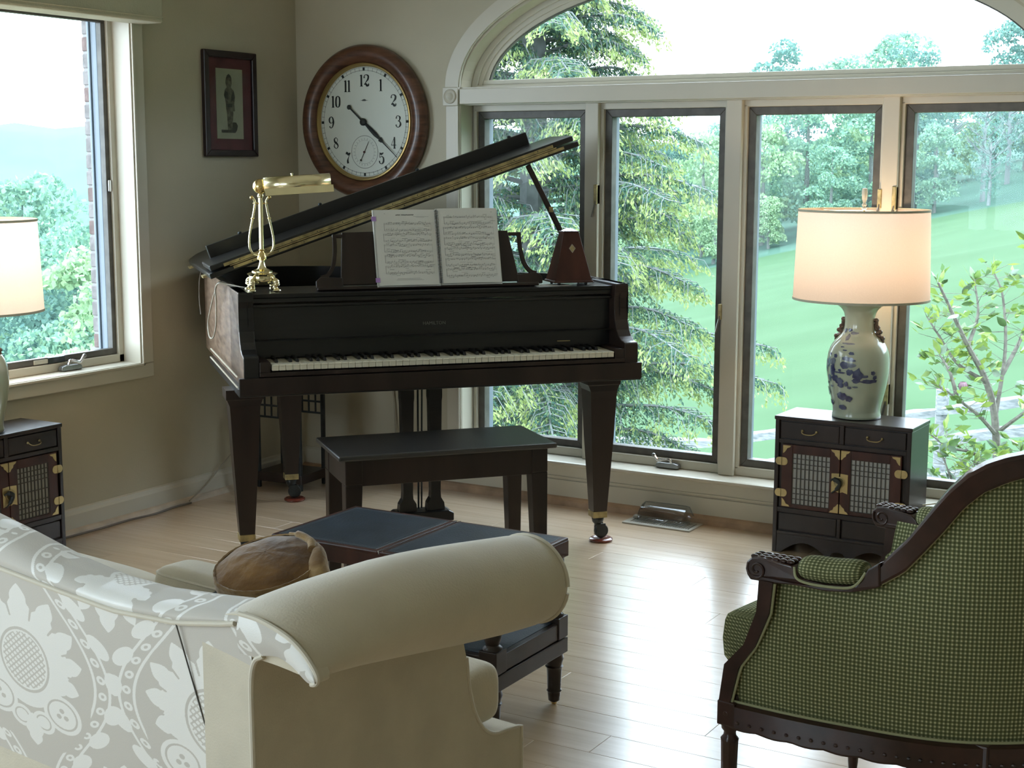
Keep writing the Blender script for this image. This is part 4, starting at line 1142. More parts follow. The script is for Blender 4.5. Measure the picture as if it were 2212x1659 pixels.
for i in range(14):
    t = i / 13; x = .026 + .225 * t
    e = 1 - max(0, (abs(t - .5) - .40) / .10) ** 2 * .55
    row_ = []
    for j in range(9):
        a = PI * .5 * j / 8
        row_.append((x, VD - .012 - .078 * math.sin(a) * e, .008 + .062 * math.cos(a) * e))
    P.append(row_[::-1] + [(x, VD - .008, .066 * e)])
dfl = MB().grid(P).build('air_deflector', 'plastic', smooth=True, thick=.002); dfl.location = (-2.46, 5.032, 0)
rim_ = MB().tube([(p[8][0], p[8][1], p[8][2]) for p in P], .0022, 6).build('rim', 'plastic', dfl, smooth=True)
tag(dfl, 'clear plastic air deflector hood standing on the floor register', 'deflector')
# ------------------------------------------------------------------ two lattice-door chests
def scallop(x0, x1, z0, ztop, n=3):
    pts = []
    w_ = (x1 - x0)
    for i in range(25):
        t = i / 24
        z = z0 + (ztop - z0) * (0.25 + .75 * abs(math.cos(t * PI * 1.0)) ** .8 if False else (max(0, math.sin(PI * min(1, t / .42))) if t < .42 else (.38 + .25 * math.sin(PI * (t - .42) / .16) if t < .58 else max(0, math.sin(PI * (1 - t) / .42)))))
        pts.append((x0 + w_ * t, z))
    return pts
W_, D_, H = .495, .212, .503
def make_chest(label):
    t = empty('cabinet', (0, 0, 0), 0, label, 'cabinet', 'lattice-door chests under the blue and white lamps')
    fz = lambda f: H * (1 - f)
    MB().box(-.003, W_ + .003, -.004, D_, H - .014, H).build('top', 'mahog', t, bevel=.003)
    MB().box(.004, W_ - .004, .010, D_ - .002, .07, H - .014).build('body', 'mahog', t)
    for x in (0, W_ - .016): MB().box(x, x + .016, 0, D_, 0, H - .014).build('side_panel', 'mahog', t, bevel=.002)
    rl = MB()
    for a, b in ((.165, .195), (.665, .70), (.84, .862)): rl.box(.016, W_ - .016, 0, .012, fz(b), fz(a))
    rl.box(W_ / 2 - .008, W_ / 2 + .008, 0, .012, fz(.165), H - .014); rl.box(W_ / 2 - .006, W_ / 2 + .006, 0, .012, fz(.84), fz(.70))
    tag(rl.build('front_rails', 'mahog', t, bevel=.0015), kind='stuff')
    for k in (0, 1):
        xa = .020 + k * (W_ / 2 - .010); xb = xa + W_ / 2 - .030
        d = MB().box(xa, xb, .003, .010, fz(.158), H - .020).build('drawer', 'mahog', t, bevel=.002)
        xm = (xa + xb) / 2; z = fz(.10)
        h = MB().tube(spline([(xm - .026, -.002, z + .004), (xm - .024, -.012, z - .002), (xm - .012, -.014, z - .007), (xm + .012, -.014, z - .007), (xm + .024, -.012, z - .002), (xm + .026, -.002, z + .004)], 4), .0018, 6)
        h.sphere((xm - .026, -.001, z + .003), .005, 8, 6); h.sphere((xm + .026, -.001, z + .003), .005, 8, 6)
        h.build('drawer_pull', 'brass_dull', d, smooth=True)
        MB().box(xa, xb, .005, .010, fz(.832), fz(.708)).build('lower_panel', 'mahog', t, bevel=.002)
        # door
        da, db = (.030, W_ / 2 - .002) if k == 0 else (W_ / 2 + .002, W_ - .030)
        za, zb = fz(.660), fz(.200)
        wa, wb_ = (da + .040, db - .036) if k == 0 else (da + .036, db - .040)
        wz0, wz1 = fz(.632), fz(.262)
        dr = MB(); dr.box(da, wa, -.004, .006, za, zb); dr.box(wb_, db, -.004, .006, za, zb); dr.box(wa, wb_, -.004, .006, za, wz0); dr.box(wa, wb_, -.004, .006, wz1, zb)
        dr = dr.build('door', 'mahog2', t, bevel=.0015)
        MB().box(wa, wb_, .002, .004, wz0, wz1).build('door_paper', 'ricepaper', dr)
        la = MB()
        for i in range(10):
            x = wa + (wb_ - wa) * i / 9; la.box(x - .0016, x + .0016, -.002, .002, wz0, wz1)
        hh = wz1 - wz0; cuts = [0, .105, .21, .315, .51, .705, .80, .90, 1.0]
        for c in cuts:
            z = wz0 + hh * c; la.box(wa, wb_, -.0015, .0015, z - .0014, z + .0014)
        tag(la.build('lattice', 'lattice', dr), kind='stuff')
        # brass fittings
        xo = da if k == 0 else db; s = 1 if k == 0 else -1
        for z in (fz(.325), fz(.555)):
            hp = MB()
            for q in (-1, 1):
                pts = [(xo - .0005 * q, z - .0145)] + [(xo + q * (.010 + .013 * math.sin(a)), z - .0145 * math.cos(a)) for a in [PI * j / 10 for j in range(11)]] + [(xo - .0005 * q, z + .0145)]
                hp.prism(pts, -.0065, -.004, 'xz')
            hp = hp.build('hinge', 'whitebrass', dr, bevel=.0006, seg=1)
            MB().tube([(xo, -.0062, z - .015), (xo, -.0062, z + .015)], .0022, 6).build('hinge_pin', 'brass_dull', dr, smooth=True)
        for z, q in ((zb - .004, -1), (za + .004, 1)):
            x = xo + s * .004
            pts = [(x, z), (x + s * .030, z), (x + s * .026, z + q * .006), (x + s * .016, z + q * .010), (x + s * .012, z + q * .018), (x + s * .006, z + q * .026), (x, z + q * .030)]
            MB().prism(pts, -.006, -.004, 'xz').build('corner_plate', 'whitebrass', dr, bevel=.0006, seg=1)
        xi = db if k == 0 else da
        for z, q in ((zb - .002, -1), (za + .002, 1)):
            pts = [(xi, z), (xi - s * .033, z), (xi - s * .028, z + q * .007), (xi - s * .020, z + q * .011), (xi - s * .017, z + q * .020), (xi - s * .010, z + q * .025), (xi - s * .004, z + q * .033), (xi, z + q * .034)]
            pts = [(p[0] if i not in (0, 7) else xi, p[1]) for i, p in enumerate(pts)]
            MB().prism([(xi + (p[0] - xi) * (-1) * -1, p[1]) for p in pts], -.006, -.004, 'xz').build('centre_plate', 'whitebrass', dr, bevel=.0006, seg=1)
        zc = fz(.44)
        pts = [(xi, zc - .034), (xi - s * .010, zc - .030), (xi - s * .028, zc - .036), (xi - s * .028, zc + .034), (xi, zc + .036)]
        MB().prism(pts, -.0065, -.004, 'xz').build('lock_plate', 'whitebrass', dr, bevel=.0006, seg=1)
    MB().lathe([(.0, -.0065), (.019, -.0065), (.020, -.009), (.017, -.0105), (.014, -.0095), (0, -.0095)][::-1], 24, (W_ / 2, 0, fz(.43)), 'y', cap=False).build('medallion', 'brass_dull', t, smooth=True)
    lk = MB().tube(spline([(W_ / 2 - .030, -.013, fz(.43) + .004), (W_ / 2 - .020, -.016, fz(.43) + .010), (W_ / 2 - .004, -.016, fz(.43) + .006), (W_ / 2 + .004, -.016, fz(.43) - .006), (W_ / 2 - .008, -.014, fz(.43) - .026), (W_ / 2 - .024, -.013, fz(.43) - .040)], 4), [.004] * 5 + [.009] * 6 + [.007] * 6 + [.003] * 4, 8)
    lk.build('fish_lock', 'iron', t, smooth=True)
    b = scallop(.03, W_ - .03, .0, .045)
    MB().prism([(.016, 0), (.03, 0)] + b[1:-1] + [(W_ - .03, 0), (W_ - .016, 0), (W_ - .016, fz(.86)), (.016, fz(.86))], .002, .014, 'xz').build('apron', 'mahog', t)
    return t
c1 = make_chest('dark lattice-door chest by the big window, behind the green armchair')
c1.location = (-1.806, 4.941, 0); c1.rotation_euler = (0, 0, R(-1.2))
c2 = copy_tree(c1); c2.location = (-3.930, 3.545 - W_ * .975, 0); c2.rotation_euler = (0, 0, R(90)); c2.scale = (.975, .975, .975)
c2['label'] = 'dark lattice-door chest under the left window, cut by the picture edge'

# ------------------------------------------------------------------ blue and white vase lamps
def make_lamp(label):
    t = empty('table_lamp', (0, 0, 0), 0, label, 'lamp', 'celadon vase lamps with lit drum shades')
    pr = [(.0, .0), (.082, .0), (.086, .004), (.086, .012), (.083, .022), (.086, .045), (.094, .08), (.102, .12), (.108, .165), (.109, .20), (.105, .235), (.094, .262), (.078, .283), (.062, .300), (.054, .318), (.052, .345), (.054, .368), (.062, .385), (.076, .398), (.088, .405), (.090, .409), (.084, .411), (.02, .411)]
    sp = spline([(a, 0, b) for a, b in pr[4:20]], 3); prof = pr[:4] + [(p.x, p.z) for p in sp] + pr[20:]
    vb = MB().lathe(prof, 48, cap=False).build('vase', 'celadon', t, smooth=True, angle=60)
    MB().lathe([(.083, .0), (.087, .002), (.083, .004)], 40, cap=False).build('foot_ring', 'iron', vb)
    pa = np.array(prof)
    def rad(z):
        i = np.argsort(pa[3:-3, 1]); return float(np.interp(z, pa[3:-3, 1][i], pa[3:-3, 0][i]))
    def on(a, z, e=.0006):
        r = rad(z) + e; return (r * math.sin(a), -r * math.cos(a), z)
    def blob(a0, z0, ra, rz, m, k=0, jag=.15, e=.0007):
        r_ = random.Random(k); pts = []; n = 14; R0 = rad(z0)
        for i in range(n):
            th = 2 * PI * i / n; q = 1 + r_.uniform(-jag, jag)
            pts.append((ra * q * math.cos(th), rz * q * math.sin(th)))
        mb = MB(); vs = [on(a0, z0, e)] + [on(a0 + p[0] * .55 / R0, z0 + p[1] * .55, e) for p in pts] + [on(a0 + p[0] / R0, z0 + p[1], e) for p in pts]
        fs = [(0, 1 + i, 1 + (i + 1) % n) for i in range(n)] + [(1 + i, 1 + n + i, 1 + n + (i + 1) % n, 1 + (i + 1) % n) for i in range(n)]
        mb.add(vs, fs); return mb
    fig = MB()
    def ap(mb): fig.add(mb.v, mb.f)
    sh_ = MB()
    def ap2(mb): sh_.add(mb.v, mb.f)
    # offsets in px of the photograph's vase, 6.0 px per mm-ish scale handled by P()
    def P(x, y): return ((x - 470) / 5.92 / 605.0 , (1540 - y) / 5.92 / 605.0)
    items = [(410, 405, 30, 22, 1), (345, 415, 32, 28, 0), (470, 440, 50, 18, 0), (400, 490, 32, 40, 0), (440, 565, 90, 12, 0), (360, 608, 28, 7, 1), (400, 645, 30, 9, 1),
             (490, 680, 38, 22, 1), (195, 712, 24, 18, 1), (280, 725, 30, 26, 1), (450, 750, 80, 26, 1), (525, 768, 28, 14, 1), (130, 860, 52, 95, 0), (175, 820, 26, 70, 1), (240, 800, 60, 45, 0), (245, 900, 42, 85, 1),
             (110, 960, 36, 70, 1), (190, 1020, 38, 45, 1), (410, 830, 60, 48, 1), (500, 830, 60, 30, 0), (350, 900, 20, 16, 1), (350, 930, 90, 12, 1), (580, 940, 62, 75, 1), (480, 920, 44, 42, 1), (560, 1020, 50, 32, 1),
             (700, 1030, 110, 26, 1), (745, 920, 30, 26, 1), (760, 980, 26, 30, 1), (670, 965, 40, 20, 1), (280, 1010, 60, 45, 1), (350, 1040, 60, 45, 1), (440, 1070, 30, 34, 1), (370, 1090, 50, 30, 1), (480, 1115, 28, 16, 1), (550, 1105, 34, 12, 0), (170, 1085, 22, 18, 1), (235, 1120, 34, 12, 0),
             (160, 1200, 62, 55, 0), (375, 1235, 72, 52, 1), (470, 1262, 52, 38, 1), (218, 1338, 52, 36, 1), (385, 1380, 56, 30, 1)]
    for i, (x, y, rx, ry, dk) in enumerate(items):
        px, pz = P(x, y); r0 = rad(max(.02, pz))
        a = math.asin(max(-.98, min(.98, px / r0)))
        mb = blob(a - .0, pz, rx / 5.92 / 605, ry / 5.92 / 605, '', i, .22, .0006 + .00006 * i)
        (ap if dk else ap2)(mb)
    tag(fig.build('painted_figures', 'cobalt', vb, smooth=True), kind='stuff'); tag(sh_.build('painted_wash', mats_wash, vb, smooth=True), kind='stuff')
    for s in (-1, 1):   # moulded handles
        hd = MB().tube(spline([(s * .050, 0, .352), (s * .060, 0, .345), (s * .058, 0, .325), (s * .070, 0, .312), (s * .062, 0, .300), (s * .080, 0, .290), (s * .088, 0, .272)], 4), [.005, .008, .008, .006, .007, .007, .008, .006, .006, .008, .010, .008, .006, .007, .007, .006, .007, .009, .008, .006, .006, .006, .005, .004, .003], 8)
        for z, x in ((.350, .060), (.325, .066), (.310, .075), (.288, .084)): hd.sphere((s * x, 0, z), .0085, 8, 6)
        hd.build('handle', 'brownglaze', t, smooth=True)
    s0, s1, r0, r1 = .425, .735, .237, .2265
    sp_ = MB(); n = 72
    sp_.grid([[(r0 * math.cos(2 * PI * k / n), r0 * math.sin(2 * PI * k / n), s0), (r1 * math.cos(2 * PI * k / n), r1 * math.sin(2 * PI * k / n), s1)] for k in range(n)], closed_u=True)
    sh = sp_.build('shade', 'shade', t, smooth=True)
    for z, r in ((s0, r0), (s1, r1)):
        MB().lathe([(r - .001, z - .004), (r + .0018, z - .004), (r + .0018, z + .004), (r - .001, z + .004)], 72, cap=False).build('shade_trim', 'valance', sh)
    MB().tube([(0, 0, .405), (0, 0, .75)], .004, 8).build('harp', 'brass', t, smooth=True)
    sp3 = MB()
    for k in range(3):
        a = k * 2 * PI / 3 + .5; sp3.tube([(0, 0, s1 - .01), (r1 * math.cos(a), r1 * math.sin(a), s1 - .004)], .0015, 5)
    sp3.build('shade_spider', 'brass', t)
    MB().lathe([(.004, .735), (.009, .742), (.005, .748), (.009, .754), (.006, .760), (.005, .762), (.009, .775), (.0105, .800), (.0085, .812), (0, .813)], 16, cap=False).build('finial', 'ivory', t, smooth=True)
    MB().sphere((0, 0, .575), .03, 16, 12).build('bulb', bulb_mat, t, smooth=True)
    return t
mats_wash = mat('pale_cobalt_wash', (.16, .19, .24), .2, coat=.3, var=.25, vscale=60)
bulb_mat = bpy.data.materials.new('lit_bulb'); bulb_mat.use_nodes = True
_b = bulb_mat.node_tree.nodes['Principled BSDF']; _b.inputs['Emission Color'].default_value = (1, .72, .42, 1); _b.inputs['Emission Strength'].default_value = 30
l1 = make_lamp('lit blue and white vase lamp on the chest by the big window')
l1.location = (-1.548, 5.062, .503)
l2 = copy_tree(l1); l2.location = (-4.030, 3.275, .4905); l2.rotation_euler = (0, 0, R(40)); l2.scale = (.975,) * 3
l2['label'] = 'lit vase lamp before the left window, cut by the picture edge'
lc = MB().tube(spline([(-1.31, 5.10, .20), (-1.25, 5.14, .205), (-1.20, 5.17, .185), (-1.12, 5.185, .19)], 5), .003, 6).build('lamp_cord', 'ivory', smooth=True)
tag(lc, 'white lamp cord crossing the sill beside the right chest', 'cord')

# ------------------------------------------------------------------ leather-top table
TX0, TX1, TY0, TY1, TZ = -2.412, -1.727, 2.862, 3.224, .445
lt = empty('leather_table', (TX0, TY0, 0), 0, 'dark low table with two blue tooled-leather panels and turned legs', 'table')
LW, LD = TX1 - TX0, TY1 - TY0
MB().box(0, LW, 0, LD, TZ - .048, TZ - .006).build('apron', 'mahog2', lt, bevel=.002)
for k in (0, 1):
    xa = k * LW / 2 + .002; xb = xa + LW / 2 - .004
    p = MB().box(xa, xb, -.002, LD + .002, TZ - .010, TZ).build('leaf', 'mahog2', lt, bevel=.003)
    MB().box(xa + .014, xb - .014, .012, LD - .012, TZ - .001, TZ + .0008).build('leather_inset', 'leather', p, bevel=.0006, seg=1)
    g = MB()
    for e in (.019, .026):
        a, b, c, d = xa + e, xb - e, e - .002, LD - e + .002
        for q in ((a, b, c, c + .0012), (a, b, d - .0012, d), (a, a + .0012, c, d), (b - .0012, b, c, d)): g.box(q[0], q[1], q[2], q[3], TZ + .0006, TZ + .0011)
    g.build('tooled_border', 'tooling', p)
MB().box(LW / 2 - .0012, LW / 2 + .0012, 0, LD, TZ - .006, TZ + .0015).build('brass_strip', 'chrome', lt)
MB().box(LW / 2 + .012, LW / 2 + .0135, 0, LD, TZ - .001, TZ + .0013).build('brass_strip', 'chrome', lt)
turn = [(.010, .0), (.012, .008), (.0125, .010), (.015, .012), (.017, .030), (.0175, .036), (.020, .038), (.0175, .042), (.0195, .09), (.0205, .100), (.024, .104), (.020, .108), (.022, .116), (.025, .126), (.022, .136), (.024, .140)]
for x in (.026, LW - .026):
    for y in (.026, LD - .026):
        l = MB().lathe([(.010, .008)] + turn[2:], 20, (x, y, 0)).build('leg', 'mahog', lt, smooth=True, angle=50)
        MB().lathe([(.0, .0), (.006, .001), (.010, .009), (.010, .013)], 16, (x, y, 0), cap=False).build('brass_tip', 'brass', l, smooth=True)
        MB().lathe([(.024, .235), (.024, .245), (.016, .252), (.020, .262), (.023, .275), (.015, .290), (.012, .300), (.017, .312), (.024, .330), (.026, .345), (.020, .360), (.024, .366), (.018, .372), (.024, .380), (.024, .40)], 20, (x, y, 0)).build('spindle', 'mahog', lt, smooth=True, angle=50)
MB().box(0, LW, 0, LD, .140, .180).build('shelf_frame', 'mahog', lt, bevel=.002)
MB().box(.003, LW - .003, .003, LD - .003, .183, .226).build('shelf_box', 'mahog', lt, bevel=.002)
MB().box(.02, LW - .02, .02, LD - .02, .222, .2275).build('shelf_top', 'leather', lt)
for x in (0, LW - .05):
    for y in (0, LD - .05): MB().box(x, x + .05, y, y + .05, .183, .24).build('corner_block', 'mahog', lt, bevel=.002)
for x in (.17, LW - .17, LW - .05):
    d_ = MB().lathe([(.003, -.003), (.003, -.012), (.007, -.016), (.007, -.020), (0, -.022)], 12, (x, 0, .205), 'y').build('drawer_knob', 'chrome', lt, smooth=True)

# ------------------------------------------------------------------ cream damask sofa (local x to its left along the back, y towards the front)
SB = (-1.441, 1.658); SYAW = R(7)
# local axes: w (left, along back) = (-cos, sin); s (front) = (sin, cos)  -> right-handed with z when x=-w
sofa = empty('damask_sofa', (SB[0], SB[1], 0), -SYAW, 'cream damask camelback sofa with scrolled arms, seen from behind', 'sofa')
# in this frame: local +x = world right side of the sofa, local +y = front.  back extends to -x.
SWID = 1.86
topx = [-SWID - .05, -1.6, -1.25, -.95, -.66, -.52, -.39, -.27, -.153, -.044, .02]
topz = [.72, .715, .755, .77, .728, .704, .691, .692, .702, .714, .716]
def btop(x): return interp(x, topx, topz)
pipx = [-SWID, -1.6, -1.2, -.95, -.667, -.487, -.334, -.17, -.045, .018]
pipz = [.66, .66, .70, .715, .672, .661, .654, .666, .690, .708]
def bpip(x): return interp(x, pipx, pipz)
# damask motif ---------------------------------------------------------
def sector(x, z, cx, cz, r, lobes, depth, sq=1.0, rot=0):
    dx, dz = x - cx, (z - cz) / sq; a = np.arctan2(dx, dz) + rot; d = np.hypot(dx, dz)
    return d < r * (1 - depth + depth * np.abs(np.cos(a * lobes / 2)) ** .6)
def leafm(x, z, ax, az, bx, bz, wid, teeth=0):
    vx, vz = bx - ax, bz - az; L2 = vx * vx + vz * vz; Ln = math.sqrt(L2)
    t = ((x - ax) * vx + (z - az) * vz) / L2; d = np.abs((x - ax) * vz - (z - az) * vx) / Ln
    wv = wid * np.sin(np.pi * np.clip(t, 0, 1)) ** .7
    if teeth: wv = wv * (.78 + .22 * np.abs(np.sin(t * teeth * np.pi)))
    return (t > 0) & (t < 1) & (d < wv)
def damask(x, z):
    """x,z in metres; True where the satin figure shows"""
    PX, PZ = .52, .50
    out_ = np.zeros_like(x, bool)
    def cell(gx, gz):
        u = (x / PX - gx + .5) % 1 - .5; v = (z / PZ - gz + .5) % 1 - .5
        return u * PX / 1.5, v * PZ
    # ogee ribbons with beads
    u, v = cell(0, 0)
    for s in (-1, 1):
        d = u - s * (.093 + .058 * np.cos(2 * np.pi * v / PZ))
        edge_ = np.abs(np.abs(d) - .0135) < .0026
        dd = np.hypot(d, ((v / .030) % 1 - .5) * .030)
        out_ |= edge_ | ((dd < .0078) & ~(dd < .0032))
        dv = ((v / .060 + .25) % 1 - .5) * .060
        out_ |= (np.hypot((d - s * .024) / .016, dv / .020) < 1)      # leaf buds outside the ribbon
    def frond(u, v, m_, a, r0, l, wd, oy=0):
        s, c = math.sin(R(a)), math.cos(R(a)); return m_ | leafm(u, v, s * r0, c * r0 + oy, s * l, c * l + oy, wd, 4)
    # A: great toothed blossom
    m_ = np.zeros_like(out_); halo = np.hypot(u / .128, (v + .01) / .165) < 1
    for a, l, wd in ((0, .150, .027), (26, .142, .026), (-26, .142, .026), (52, .130, .026), (-52, .130, .026), (78, .118, .026), (-78, .118, .026), (106, .108, .025), (-106, .108, .025), (134, .098, .023), (-134, .098, .023)):
        m_ = frond(u, v, m_, a, .02, l, wd)
    m_ |= (np.hypot(u / .066, (v + .005) / .082) < 1)
    ang = np.arctan2(u, v); rr = np.hypot(u, v)
    m_ &= ~((np.abs((ang / R(26) + .5) % 1 - .5) > .455) & (rr > .086) & (rr < .128))
    la = np.hypot(u / .043, (v - .004) / .054) < 1
    g = (np.abs(((u + v) / .0118) % 1 - .5) > .34) | (np.abs(((u - v) / .0118) % 1 - .5) > .34)
    m_ &= ~(la & g); m_ &= ~(np.abs(np.hypot(u / .048, (v - .004) / .060) - 1) < .045)
    for s in (-1, 1):
        d = np.hypot(u - s * .064, v + .082); m_ |= d < .037; m_ &= ~(np.abs(d - .028) < .0018)
        for q in range(3):
            a = R(90 + 120 * q); m_ &= ~(np.hypot(u - s * .064 - .008 * math.cos(a), v + .082 - .008 * math.sin(a)) < .0048)
        d = np.hypot(u - s * .022, v + .112); m_ |= d < .022; m_ &= ~(np.abs(d - .014) < .0014)
    m_ |= leafm(u, v, 0, -.10, 0, -.165, .018, 3)
    out_ = np.where(halo, m_, out_ | m_)
    # B: lattice vase crowned and footed with feathers
    u, v = cell(.5, .5)
    m_ = np.zeros_like(out_); halo = (np.hypot(u / .060, v / .118) < 1)
    for a, l, wd in ((0, .085, .017), (32, .078, .016), (-32, .078, .016), (62, .060, .014), (-62, .060, .014)): m_ = frond(u, v, m_, a, .02, l, wd, .03)
    for a, l, wd in ((180, .120, .022), (152, .105, .019), (-152, .105, .019), (122, .075, .016), (-122, .075, .016)): m_ = frond(u, v, m_, a, .02, l, wd, -.02)
    e_ = np.hypot(u / .036, v / .044); m_ |= e_ < 1
    g = (np.abs(((u + v) / .0105) % 1 - .5) > .36) | (np.abs(((u - v) / .0105) % 1 - .5) > .36)
    m_ &= ~((e_ < .85) & g)
    out_ = np.where(halo, m_, out_ | m_)
    return out_
def damask_mesh(o, fx, fz):
    me = o.data; n = len(me.vertices); co = np.empty(n * 3); me.vertices.foreach_get('co', co); co = co.reshape(-1, 3)
    v = np.zeros(n); step = .0007
    X_ = fx(co) if callable(fx) else np.asarray(fx); Z_ = fz(co) if callable(fz) else np.asarray(fz)
    for dx in (-step, 0, step):
        for dz_ in (-step, 0, step): v += damask(X_ + dx, Z_ + dz_)
    a = me.attributes.new('motif', 'FLOAT', 'POINT'); a.data.foreach_set('value', (v / 9).astype(np.float32))
# back panel, raked a little
RAKE = .10
def backy(z): return (.66 - z) * RAKE
xs = [-.78 + i * .0021 for i in range(int((.78 + .0) / .0021) + 1)] + [0.0]
nz = 200
P = []
for x in xs:
    zt = bpip(x); row_ = []
    for j in range(nz + 1):
        z = .27 + (zt - .27) * j / nz
        puff = .006 * math.sin(PI * j / nz)
        row_.append((x, backy(z) - puff, z))
    P.append(row_)
bp_ = MB().grid(P).build('back_panel', 'damask', sofa, smooth=True, fix=False, angle=180)
damask_mesh(bp_, lambda c: c[:, 0] + .10, lambda c: c[:, 2] - .50)
P = []
for i in range(40):
    x = -SWID + (SWID - .78) * i / 39
    P.append([(x, backy(.1), .10), (x, backy(.66), bpip(x))])
MB().grid(P).build('back_panel_far', 'cream', sofa, smooth=True, fix=False)
MB().grid([[(x, backy(z), z) for z in (.10, .27)] for x in (-.78, 0)]).build('back_panel_low', 'cream', sofa, fix=False)
# top roll over the back
P = []; AX, AZ_ = [], []
xr = list(np.linspace(-SWID, -.82, 30)) + list(np.linspace(-.815, -.012, 320))
for x in xr:
    zt, zp = btop(x), bpip(x); row_ = []
    prof = [(backy(zp), zp), (backy(zp) - .004, zp + (zt - zp) * .35), (.010, zp + (zt - zp) * .72), (.035, zt - .004), (.060, zt), (.085, zt - .010), (.105, zt - .05), (.115, zt - .12), (.13, .45)]
    acc = zp; pv = None
    for p in spline([(0, a, b) for a, b in prof], 11):
        if pv is not None: acc += (p - pv).length
        pv = p; row_.append((x, p.y, p.z)); AX.append(x + .10); AZ_.append(acc - .50)
    P.append(row_)
tr_ = MB().grid(P).build('back_roll', 'damask', sofa, smooth=True, fix=False, angle=180)
damask_mesh(tr_, AX, AZ_)
def pipe(name, pts, r=.0045, parent=sofa, m='piping'): return MB().tube(pts, r, 8).build(name, m, parent, smooth=True)
pipe('piping', [(x, backy(bpip(x)) - .003, bpip(x)) for x in [-1.8 + i * .03 for i in range(60)]])
# vertical seam in the damask at the back
seam_x = lambda z: -.170 + (.666 - z) * .27
pipe('seam', [(seam_x(z), backy(z) - .0062, z) for z in [.665 - k * .02 for k in range(20)]], .0013, m='lattice')

# right arm: closed roll over a shaped side panel
def arm_parts():
    A = empty('arm'); A.parent = sofa
    ys = [0, .02, .06, .12, .20, .30, .42, .54, .62, .655, .68, .695, .702]
    cxs = [.026, .026, .026, .028, .030, .030, .033, .038, .042, .044, .046, .047, .048]
    czs = [.678, .678, .677, .674, .668, .660, .648, .636, .630, .628, .626, .625, .625]
    rxs = [.118, .118, .118, .114, .108, .104, .100, .096, .092, .088, .070, .046, .004]
    rzs = [.034, .040, .052, .064, .075, .084, .088, .088, .086, .082, .064, .042, .004]
    P = []; n = 40
    def ell(y, e=1.0):
        cx, cz, rx, rz = [interp(y, ys, q) for q in (cxs, czs, rxs, rzs)]
        o = []
        for k in range(n):
            a = 2 * PI * k / n; c, s = math.cos(a), math.sin(a)
            droop = -.030 * max(0, c) ** 2 * max(0, 1 - y / .30)
            o.append((cx + rx * c * e, y, cz + rz * s * e + droop))
        return o
    yy = [0, .005, .02, .04, .07, .10, .14, .18, .23, .28, .34, .40, .46, .52, .58, .62, .640, .655, .668, .68, .69, .697, .702]
    rows = [ell(y) for y in yy]
    mb = MB(); mb.grid([[rows[j][i] for j in range(len(rows))] for i in range(n)], closed_u=True)
    mb.add(rows[0], [tuple(range(n))]); mb.add(rows[-1], [tuple(range(n))[::-1]])
    ro = mb.build('arm_roll', 'damask_soft', A, smooth=True, angle=60)
    me = ro.data; nn = len(me.vertices); co = np.empty(nn * 3); me.vertices.foreach_get('co', co); co = co.reshape(-1, 3)
    # crescent tab closing the roll towards the viewer
    out_ = [(-.02, .712), (.02, .711), (.055, .705), (.092, .694), (.122, .676), (.143, .655), (.148, .642), (.141, .634), (.127, .634), (.112, .642), (.095, .652), (.067, .660), (.040, .657), (.014, .650), (-.02, .648)]
    sp = spline([(a, 0, b) for a, b in out_], 4); ring_ = [(p.x, p.z) for p in sp]; cN = len(ring_)
    mb = MB()
    vs = [(p[0], -.006, p[1]) for p in ring_] + [(.06 + (p[0] - .06) * 1, .02, p[1]) for p in ring_]
    mb.add(vs, [(i, (i + 1) % cN, cN + (i + 1) % cN, cN + i) for i in range(cN)])
    tb = mb.build('scroll_edge', 'cream', A, smooth=True)
    xs_ = [-.02 + .168 * i / 90 for i in range(91)]
    k_top = [(a, b) for a, b in ring_]
    tops = sorted([(a, b) for a, b in ring_[:26]]); bots = sorted([(a, b) for a, b in ring_[26:]])
    P2 = []
    for x in xs_:
        zt = interp(x, [q[0] for q in tops], [q[1] for q in tops]); zb_ = interp(x, [q[0] for q in bots], [q[1] for q in bots])
        if zb_ > zt: zb_ = zt
        P2.append([(x, -.0065 - .006 * math.sin(PI * j / 34), zb_ + (zt - zb_) * j / 34) for j in range(35)])
    tf = MB().grid(P2).build('scroll_panel', 'damask', A, smooth=True, fix=False, angle=180)
    damask_mesh(tf, lambda c: c[:, 0] + .10, lambda c: c[:, 2] - .50)
    pipe('piping', [(p[0], -.006, p[1]) for p in ring_[:31]], .0042, A)
    # side panel
    side = [(0.0, .085), (.0, .66), (.30, .62), (.50, .58), (.522, .50), (.530, .44), (.545, .39), (.572, .348), (.605, .327), (.645, .322), (.690, .316), (.692, .085)]
    sp = [(0, .085), (0, .66), (.30, .62), (.50, .58)] + [(p.y, p.z) for p in spline([(0, a, b) for a, b in side[4:11]], 4)] + [(.692, .085)]
    zs_ = [.085, .20, .312, .316, .322, .327, .335, .348, .37, .39, .415, .44, .47, .50, .54, .58, .62, .655]
    yf_ = [.692, .692, .691, .688, .645, .605, .588, .572, .556, .545, .536, .530, .525, .522, .512, .500, .40, .30]
    MB().grid([[(-.115, 0, z), (0, 0, z), (0, yf * .5, z), (0, yf, z), (-.115, yf, z), (-.115, yf * .5, z), (-.115, 0, z)] for z, yf in zip(zs_, yf_)]).build('arm_side', 'cream', A)
    pipe('piping', [(0, a, b) for a, b in sp[4:]] , .0042, A)
    pipe('piping', [tuple(p) for p in spline([(.030, -.004, .654), (.010, -.004, .640), (.0, -.003, .600), (.0, -.003, .50), (.0, -.003, .10)], 5)], .0045, A)
    pipe('piping', ell(.655, 1.015), .0038, A)
    return A
